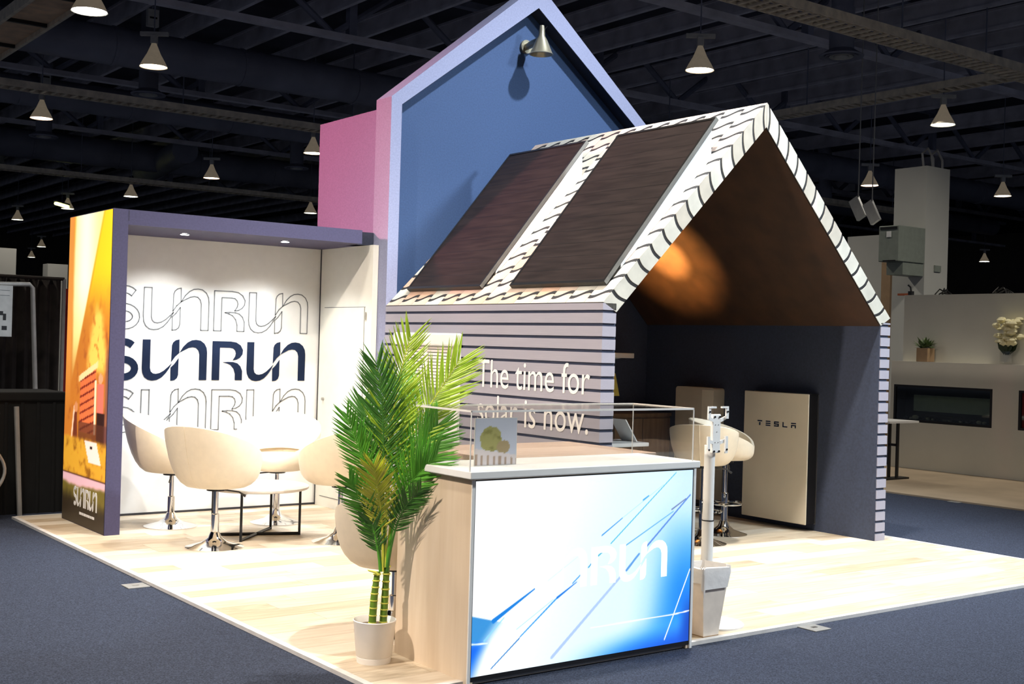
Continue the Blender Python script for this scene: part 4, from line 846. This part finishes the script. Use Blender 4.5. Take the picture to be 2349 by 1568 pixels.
for k in range(60):
    c_ = Vector((r_.uniform(-.10, .10), r_.uniform(-.15, .15), 0.40 + r_.uniform(-.14, .22))); rr = r_.uniform(0.045, 0.07)
    lm.lathe([(0.001, -rr * .6), (rr, -rr * .1), (rr * .7, rr * .4), (0.001, rr * .5)], c_, 6)
lm.build('petals', M['petal'], fo, True)
lm = MB()
for k in range(14):
    a = r_.uniform(0, 2 * PI); b0 = Vector((r_.uniform(-.03, .03), r_.uniform(-.04, .04), 0.12)); d = Vector((math.cos(a) * 0.3, math.sin(a) * 0.5, 0.7)).normalized(); sd = d.cross(Vector((1, 0, 0))).normalized() * 0.03
    lm.add([b0, b0 + d * .11 + sd, b0 + d * .20, b0 + d * .11 - sd], [(0, 1, 2, 3)])
lm.build('leaves', M['leaf_dark'], fo)
sm_t = thing('bistro_table', 'white-topped table with black trestle leg behind the house end wall', 'table', (10.4, 5.02, 0))
MB().box(-0.3, 0.3, -0.30, 0.34, 0.72, 0.745).build('top', M['white'], sm_t)
for yy in (-0.20, -0.08): MB().box(-0.02, 0.02, yy - 0.012, yy + 0.012, 0.0, 0.72).build('leg', M['black'], sm_t)
MB().box(-0.02, 0.02, -0.20, -0.08, 0.42, 0.45).build('stretcher', M['black'], sm_t); MB().box(-0.25, 0.25, -0.21, -0.07, -0.0015, 0.02).build('foot', M['black'], sm_t)
for (px, py, lab, nm) in ((2090, 668, 'small black clamp on top of the fireplace wall', 'clamp'), (2165, 668, 'black cable bundle on top of the fireplace wall beside the clamp', 'cable_bundle'), (2300, 668, 'black cable bundle on top of the fireplace wall above the flowers', 'cable_bundle')):
    p = at(px, py, 0, 12.25); b = MB()
    for k in range(5): b.tube([(r_.uniform(-.03, .03), r_.uniform(-.16, .16), 0.008), (r_.uniform(-.03, .03), r_.uniform(-.06, .06), 0.05 + r_.uniform(0, 0.04)), (r_.uniform(-.03, .03), r_.uniform(-.16, .16), 0.008)], 0.010, 6)
    if nm == 'clamp': b = MB().box(-.03, .03, -.03, .03, 0, .06).tube([(0, 0, .06), (0, .01, .12), (0, .05, .15)], .014, 6)
    o = b.build(nm, M['black']); o.location = (12.25, p.y, 2.44); tag(o, lab, nm.replace('_', ' '))
o = MB().box(-.03, .03, -.09, .09, 0, .03).build('pry_bar', M['orange']); o.location = (12.25, at(2074, 668, 0, 12.25).y, 2.44); tag(o, 'flat orange bar lying on top of the fireplace wall', 'bar')
# columns and boxes behind
cm = thing('square_column', 'tall square grey column rising behind the fireplace wall', 'column', (14.0, 6.99, -0.02))
MB().box(0, 0.62, 0, 0.60, 0, 4.62).build('shaft', M['column'], cm)
MB().box(0.25, 0.42, -0.02, 0, 2.95, 3.05).build('vent_plate', M['grey_box'], cm)
for s in (0.1, 0.35): MB().tube([(0.1 + s, 0.2, 4.6), (0.05 + s, 0.2, 4.85), (0.2 + s, 0.2, 4.95), (0.35 + s, 0.2, 4.8), (0.36 + s, 0.2, 4.6)], 0.02, 6).build('conduit', M['pipe'], cm)
ax = thing('air_unit', 'grey ventilation box bolted to the side of the tall column', 'ventilation unit', (13.3, 6.98, 3.04))
MB().box(0, 0.69, 0, 0.37, 0.0, 0.56).build('cabinet', M['grey_box'], ax, False, 0.01); MB().box(-0.01, 0.0, 0.03, 0.34, 0.50, 0.54).build('slot', M['black'], ax); MB().box(-0.01, 0.0, 0.05, 0.28, -0.002, 0.02).build('slot', M['black'], ax)
MB().box(-0.01, 0, 0.14, 0.22, 0.38, 0.47).build('sticker', M['white'], ax); MB().box(0.15, 0.69, 0.02, 0.32, -0.2, -0.003).build('bracket_box', M['grey_box'], ax)
o = MB().box(0, 0.9, 0, 0.86, 0, 3.80).build('partition_panel', M['column']); o.location = (16.0, 9.2, -0.02); tag(o, 'lower white partition panel left of the tall column', 'partition')
p = at(2036, 640, 0, 14.6); o = MB().box(-0.05, 0.05, -0.09, 0.09, 0, 3.35).build('timber_post', M['terracotta']); o.location = (14.6, p.y, -0.02); tag(o, 'tan timber post between the partition panel and the column', 'post')
for k, (px, py) in enumerate(((1968, 478), (2000, 487))):
    p = at(px, py, 0, 16.5); t = thing('flood_light', ('white tilted flood light hanging above the roof edge, left one', 'white tilted flood light hanging above the roof edge, right one')[k], 'flood light', p)
    b = MB().box(-0.04, 0.04, -0.11, 0.11, -0.22, 0.22).build('head', M['fixture'], t, False, 0.01); b.rotation_euler = (math.radians(-28), 0, 0)
    MB().tube([(0, 0, 0.2), (0, -0.02, 4.9 - 0.0)], 0.012, 6).build('drop_rod', M['pipe'], t)

# ================================================================== LEFT BACKGROUND
dt = thing('draped_counter', 'black-draped counter behind the mural wall at the left edge', 'counter', (-0.75, 6.35, -0.02))
MB().box(0.0, 1.22, 0.02, 0.6, 0.0, 1.02).build('drape', M['drape_black'], dt); MB().box(-0.02, 1.24, 0.0, 0.62, 0.98, 1.06).build('top_cover', M['drape_black'], dt, False, 0.015)
for k in range(9): MB().tube([(0.06 + k * 0.135, 0.018, 0.0), (0.05 + k * 0.135, 0.022, 0.97)], 0.016, 6).build('fold', M['drape_black'], dt)
p0_, p1_ = at(95, 1180, 1, 6.25), at(40, 935, 1, 6.25)
o = MB().tube([at(45, 1182, 1, 6.28), at(38, 932, 1, 6.28)], 0.022, 8).build('leaning_pole', M['pipe']); tag(o, 'grey pole leaning in front of the black-draped counter', 'pole')
bb = thing('blue_tub', 'blue plastic tub with pale rim at the left picture edge', 'tub', (-0.46, 6.03, -0.02))
MB().lathe([(0.20, 0.0), (0.26, 0.86), (0.28, 0.88), (0.28, 0.93), (0.25, 0.93), (0.19, 0.05), (0.001, 0.05)], (0, 0, 0), 28).build('body', M['blue_plastic'], bb, True); MB().lathe([(0.285, 0.87), (0.29, 0.90), (0.285, 0.94), (0.28, 0.90)], (0, 0, 0), 28).build('rim', M['pipe'], bb, True)
MB().tube([(0.245 + 0.10 * math.sin(PI * q), -0.02, 0.62 - 0.40 * q) for q in np.linspace(0, 1, 12)], 0.014, 8).build('handle', M['pipe'], bb, True)
# pipe-and-drape
dpr = thing('pipe_drape', 'brown-black curtain hung on white pipes behind the draped counter', 'curtain', (0, 0, 0))
xa, xb = at(20, 650, 1, 9.5).x - 1.2, at(141, 640, 1, 9.5).x; cu_ = MB(); vs_ = []; n = 90
zt_l, zt_r = at(20, 650, 1, 9.5).z, at(141, 640, 1, 9.5).z
for j in (0, 1):
    for i in range(n + 1):
        t = i / n; vs_.append((xa + (xb - xa) * t, 9.5 + 0.035 * math.sin(t * 95) + 0.02 * math.sin(t * 37), 0.0 if j == 0 else zt_r))
cu_.add(vs_, [(i, i + 1, n + 2 + i, n + 1 + i) for i in range(n)]).build('curtain', M['drape'], dpr, True)
MB().tube([(xb + 0.02, 9.46, -0.02), (xb + 0.02, 9.46, zt_r)], 0.022, 8).build('upright', M['pipe'], dpr); MB().tube([(xa, 9.46, zt_r), (xb + 0.02, 9.46, zt_r)], 0.02, 8).build('cross_pipe', M['drape'], dpr)
P = [at(92, 900, 1, 8.6), at(75, 660, 1, 8.6), at(68, 652, 1, 8.6), at(-60, 650, 1, 8.6)]
P[0].z = -0.02
o = MB().tube([tuple(v) for v in P], 0.024, 10).build('banner_stand', M['pipe'], None, True); tag(o, 'bent white tube banner stand in front of the dark curtain', 'banner stand')
sg_ = thing('white_banner', 'white printed banner with black marks at the left picture edge', 'banner', (at(28, 720, 1, 8.55).x - 0.75, 8.55, at(28, 772, 1, 8.55).z))
hh = at(28, 655, 1, 8.55).z - at(28, 772, 1, 8.55).z
MB().box(0, 0.75, 0, 0.008, 0, hh).build('sheet', M['fixture'], sg_)
for (a, b, c, d) in ((0.55, 0.60, .30, .38), (0.60, 0.66, .26, .31), (0.66, 0.69, .20, .28), (0.56, 0.62, .10, .16), (0.65, 0.70, .08, .13)): MB().box(a, b, -0.002, 0, c * hh * 1.6, d * hh * 1.6).build('mark', M['black'], sg_)
MB().box(0.60, 0.72, -0.002, 0, hh * 0.80, hh * 0.81).build('mark', M['line'], sg_); MB().box(0.60, 0.72, -0.002, 0, hh * 0.90, hh * 0.91).build('mark', M['line'], sg_)
xr0, xr1 = at(147, 800, 1, 9.9).x, at(175, 800, 1, 9.9).x
o = MB().box(xr0, xr1 + 0.4, 9.9, 9.95, -0.02, at(155, 662, 1, 9.9).z).build('red_panel', M['red']); tag(o, 'narrow red panel showing between the curtain and the mural', 'panel')
for (px0, px1, py, lab) in ((110, 156, 604, 'far pale square column beside the sunset mural'), (-40, 38, 565, 'far pale square column at the left picture edge')):
    a = at(px0, py, 1, 25.0); b = at(px1, py, 1, 25.0)
    o = MB().box(a.x, b.x, 25.0, 25.4, -0.02, a.z).build('square_column', M['column']); tag(o, lab, 'column')

# ================================================================== HALL ROOF
dk, md = M['steel_dark'], M['steel_mid']
GJ = 'steel joists below the hall roof'; x = -1.6
jm = MB().box(-0.05, 0.05, 0, 82, 8.55, 8.62).box(-0.015, 0.015, 0, 82, 8.62, 8.95).box(-0.05, 0.05, 0, 82, 8.95, 9.0).mesh('roof_joist', md)
k = 0
while x < 44:
    o = put('roof_joist', jm); o.location = (x, 6, 0); tag(o, 'long thin steel joist running away under the dark hall roof', 'joist', GJ); x += 1.6 if x < 26 else 3.2
GG = 'roof girders'
wm = MB().tube([(0, 0, 8.1), (1.6, 0, 9.25)], 0.075, 6).mesh('web_member', dk)
for y_, lab in ((12.0, 'nearest deep steel truss crossing the hall roof at the right'), (18.6, 'deep steel truss crossing the hall roof above the lounge'), (26.8, 'third steel truss across the hall roof'), (35.0, 'fourth steel truss across the hall roof'), (47.0, 'farthest steel truss across the hall roof')):
    t = thing('roof_truss', lab, 'truss', (0, y_, 0), 0, GG)
    MB().box(-6, 62, -0.11, 0.11, 7.98, 8.10).build('bottom_chord', md, t); MB().box(-6, 62, -0.11, 0.11, 9.25, 9.4).build('top_chord', dk, t)
    for i in range(34):
        o = put('web_member', wm, t); o.location = (-4 + i * 1.7 + (0 if i % 2 == 0 else 1.6), 0, 0); o.scale = (1 if i % 2 == 0 else -1, 1, 1)
    for xx in range(-4, 60, 7): MB().box(xx - 0.09, xx + 0.09, -0.09, 0.09, 8.1, 9.25).build('post', dk, t)
for (y_, z, r, lab) in ((22.1, 7.85, 0.42, 'wide round dark duct running across behind the near pendant lamps'), (39.2, 8.0, 0.5, 'far round dark duct running across the left of the hall'), (29.5, 8.0, 0.4, 'middle round dark duct running across the hall')):
    t = thing('air_duct', lab, 'duct', (0, y_, z), 0)
    MB().tube([(-2, 0, 0), (52, 0, 0)], r, 18).build('pipe', M['duct'], t, True)
    for xx in range(0, 52, 3): MB().tube([(xx, 0, 0), (xx + 0.06, 0, 0)], r + 0.02, 18).build('collar', M['duct'], t)
t = thing('air_duct', 'bent vertical duct dropping behind the small house roof', 'duct', (0, 0, 0))
P = [at(1820, 300, 1, 24.0), at(1860, 302, 1, 24.0), at(1885, 318, 1, 24.0), at(1893, 350, 1, 24.0), at(1893, 470, 1, 24.0)]
MB().tube(P, 0.24, 16).build('pipe', M['duct'], t, True)
P = [at(330, 395, 2, 7.9), at(425, 345, 2, 7.9)]
for t in [o for o in bpy.data.objects if o.name.startswith('air_duct') and abs(o.location.y - 39.2) < 0.01]:
    MB().tube([P[0] - t.location, P[1] - t.location], 0.45, 16).build('branch_pipe', M['duct'], t, True)
def tray(lab, axis, fixed, a, b, z, wd=0.45, basket=False):
    t = thing('cable_tray', lab, 'cable tray')
    def bx(m, p0, p1, q0, q1, z0, z1): return m.box(p0, p1, q0, q1, z0, z1) if axis == 0 else m.box(q0, q1, p0, p1, z0, z1)
    for q in (fixed - wd / 2, fixed + wd / 2): bx(MB(), a, b, q - 0.015, q + 0.015, z - 0.02, z + 0.13).build('side_rail', M['tray'], t)
    m = MB(); s = a
    while s < b: bx(m, s, s + 0.06, fixed - wd / 2, fixed + wd / 2, z - 0.02, z + 0.01); s += 0.22
    r = m.build('rungs', M['tray'], t); r['kind'] = 'stuff'
    if basket:
        for q in (-0.12, 0.0, 0.12): bx(MB(), a, b, fixed + q - 0.012, fixed + q + 0.012, z + 0.012, z + 0.035).build('cable', M['tray'], t)
    m = MB(); s = a + 1
    while s < b: bx(m, s, s + 0.02, fixed - 0.01, fixed + 0.01, z + 0.13, 9.0); s += 4.5
    m.build('hanger_rods', M['steel_dark'], t)['kind'] = 'stuff'
tray('ladder cable tray crossing above the lounge booth', 0, 22.95, -2, 36, 6.8); tray('farther ladder cable tray crossing the left of the hall', 0, 36.8, 0, 52, 6.75); tray('near wide basket cable tray at the upper right', 0, 7.9, 9, 22, 6.8, 0.5, True); tray('cable tray meeting the near tray at the right edge', 1, 19.2, 8.3, 36.3, 7.06, 0.4)
ck = thing('catwalk', 'brown-panelled overhead walkway at the upper left corner', 'catwalk')
MB().box(2.55, 3.22, 11, 22.5, 6.84, 6.88).build('deck_panel', M['catwalk'], ck)
for xx in (2.50, 3.24): MB().box(xx - 0.03, xx + 0.03, 11, 22.5, 6.76, 6.95).build('side_beam', M['tray'], ck)
for yy in range(11, 22, 2): MB().box(2.53, 3.21, yy, yy + 0.07, 6.78, 6.84).build('cross_beam', M['black'], ck)
def diffuser(px, py, z, r, lab):
    p = at(px, py, 2, z); t = thing('air_diffuser', lab, 'air diffuser', p)
    MB().lathe([(r * 0.55, 0.9), (r * 0.55, 0.12), (r * 0.8, 0.05), (r, 0.0), (r * 0.96, -0.03), (r * 0.7, 0.03)], (0, 0, 0), 28).build('cone', M['duct'], t, True)
    for q in (0.62, 0.42, 0.22): MB().lathe([(r * q, 0.05), (r * (q + 0.12), -0.02), (r * (q + 0.1), -0.03), (r * (q - 0.02), 0.03)], (0, 0, 0), 24).build('ring_vane', M['fixture'] if q < 0.5 else M['duct'], t, True)
    MB().tube([(0, 0, 0.85), (0, 0, 9.59 - z)], r * 0.5, 14).build('drop_duct', M['duct'], t, True)
    return t
diffuser(1930, 128, 7.2, 0.42, 'large round air diffuser under the near cable tray'); diffuser(340, 216, 7.4, 0.42, 'round air diffuser below the warm left pendant lamp'); diffuser(100, 312, 7.4, 0.42, 'round air diffuser below the leftmost pendant lamp'); diffuser(680, 385, 7.4, 0.42, 'round air diffuser left of the pink tower side')
# pendants
def pendant(x, y_, z, lm_, label, group='high-bay pendant lamps', ztop=9.6):
    t = thing('pendant_lamp', label, 'pendant lamp', (x, y_, z), math.atan2(-0.6, 0.8), group)
    b = MB().lathe([(0.045, 0.42), (0.07, 0.36), (0.12, 0.24), (0.20, 0.10), (0.245, 0.01), (0.25, 0.0), (0.24, 0.004), (0.19, 0.10), (0.11, 0.23), (0.04, 0.34)], (0, 0, 0), 24).build('bell_shade', M['bell'], t, True)
    MB().lathe([(0.001, 0.012), (0.235, 0.012), (0.235, 0.02), (0.001, 0.03)], (0, 0, 0), 24).build('glowing_lens', lm_, t)
    MB().box(-0.055, 0.055, -0.06, 0.06, 0.42, 0.58).build('ballast', M['fixture'], t, False, 0.01)
    MB().box(-0.25, 0.25, -0.035, 0.035, 0.56, 0.63).build('cross_arm', M['fixture'], t)
    MB().tube([(0, 0, 0.63), (0, 0, ztop - z)], 0.012, 6).build('drop_rod', M['steel_dark'], t)
    return t
PZ = 6.36
w_, c_, k_, b_ = M['lamp_warm'], M['lamp_cool'], M['lamp_pink'], M['lamp_white']
far = 'tiny distant pendant lamp glowing deep in the dark hall'
for (px, py, lm_, lab) in ((205, 27, b_, 'brilliant white pendant lamp beside the overhead walkway'), (352, 154, w_, 'warm pendant lamp high above the lounge booth'), (95, 272, k_, 'pinkish pendant lamp at the far left'), (485, 409, k_, 'small pinkish pendant lamp left of the tower'),
        (300, 451, c_, 'small yellowish pendant lamp above the mural corner'), (40, 504, c_, far), (155, 479, c_, far), (712, 489, c_, 'pendant lamp showing low beside the pink tower side'), (718, 352, w_, 'pendant lamp half hidden by the back edge of the tower'),
        (1605, 162, w_, 'warm pendant lamp between the tower and the near cable tray'), (2163, 287, c_, 'greenish pendant lamp at the right below the cable tray'), (1995, 426, k_, 'pinkish pendant lamp left of the square column'), (2300, 450, w_, 'glaring pendant lamp at the far right'), (2258, 600, b_, 'small white pendant lamp just above the fireplace wall'), (95, 566, c_, far), (72, 590, c_, far)):
    zz = 6.05 if lm_ is b_ and px < 300 else PZ
    p = at(px, py, 2, zz); pendant(p.x, p.y, zz, lm_, lab, ztop=6.76 if zz < 6.2 else 9.6)
p = at(142, 470, 2, 6.4); t = thing('tube_light', 'slanted yellow fluorescent tube light in the distance above the mural', 'tube light', (p.x, p.y, 6.39), 0.9)
MB().tube([(-0.6, 0, 0), (0.6, 0, 0)], 0.06, 8).build('tube', mat('tube_yellow', (1, 1, 0.4), 0.5, emit=5, ecol=(0.95, 0.95, 0.25)), t); MB().box(-0.62, 0.62, -0.07, 0.07, 0.06, 0.12).build('housing', M['fixture'], t); MB().tube([(0, 0, 0.12), (0, 0, 3.199)], 0.012, 6).build('drop_rod', M['steel_dark'], t)
for (px, py, z, lab) in ((350, 42, 8.3, 'small white roof sign above the warm pendant'), (105, 177, 8.3, 'small white roof sign above the cable tray')):
    p = at(px, py, 2, z); t = thing('junction_box', lab.replace('roof sign', 'junction box'), 'junction box', p, 0); MB().box(-0.12, 0.12, -0.06, 0.06, -0.18, 0.18).build('casing', M['fixture'], t); MB().box(-0.08, 0.08, -0.066, -0.06, -0.02, 0.02).build('slot', M['black'], t); MB().tube([(0, 0, 0.18), (0, 0, 9.6 - z)], 0.02, 6).build('conduit', M['steel_dark'], t)
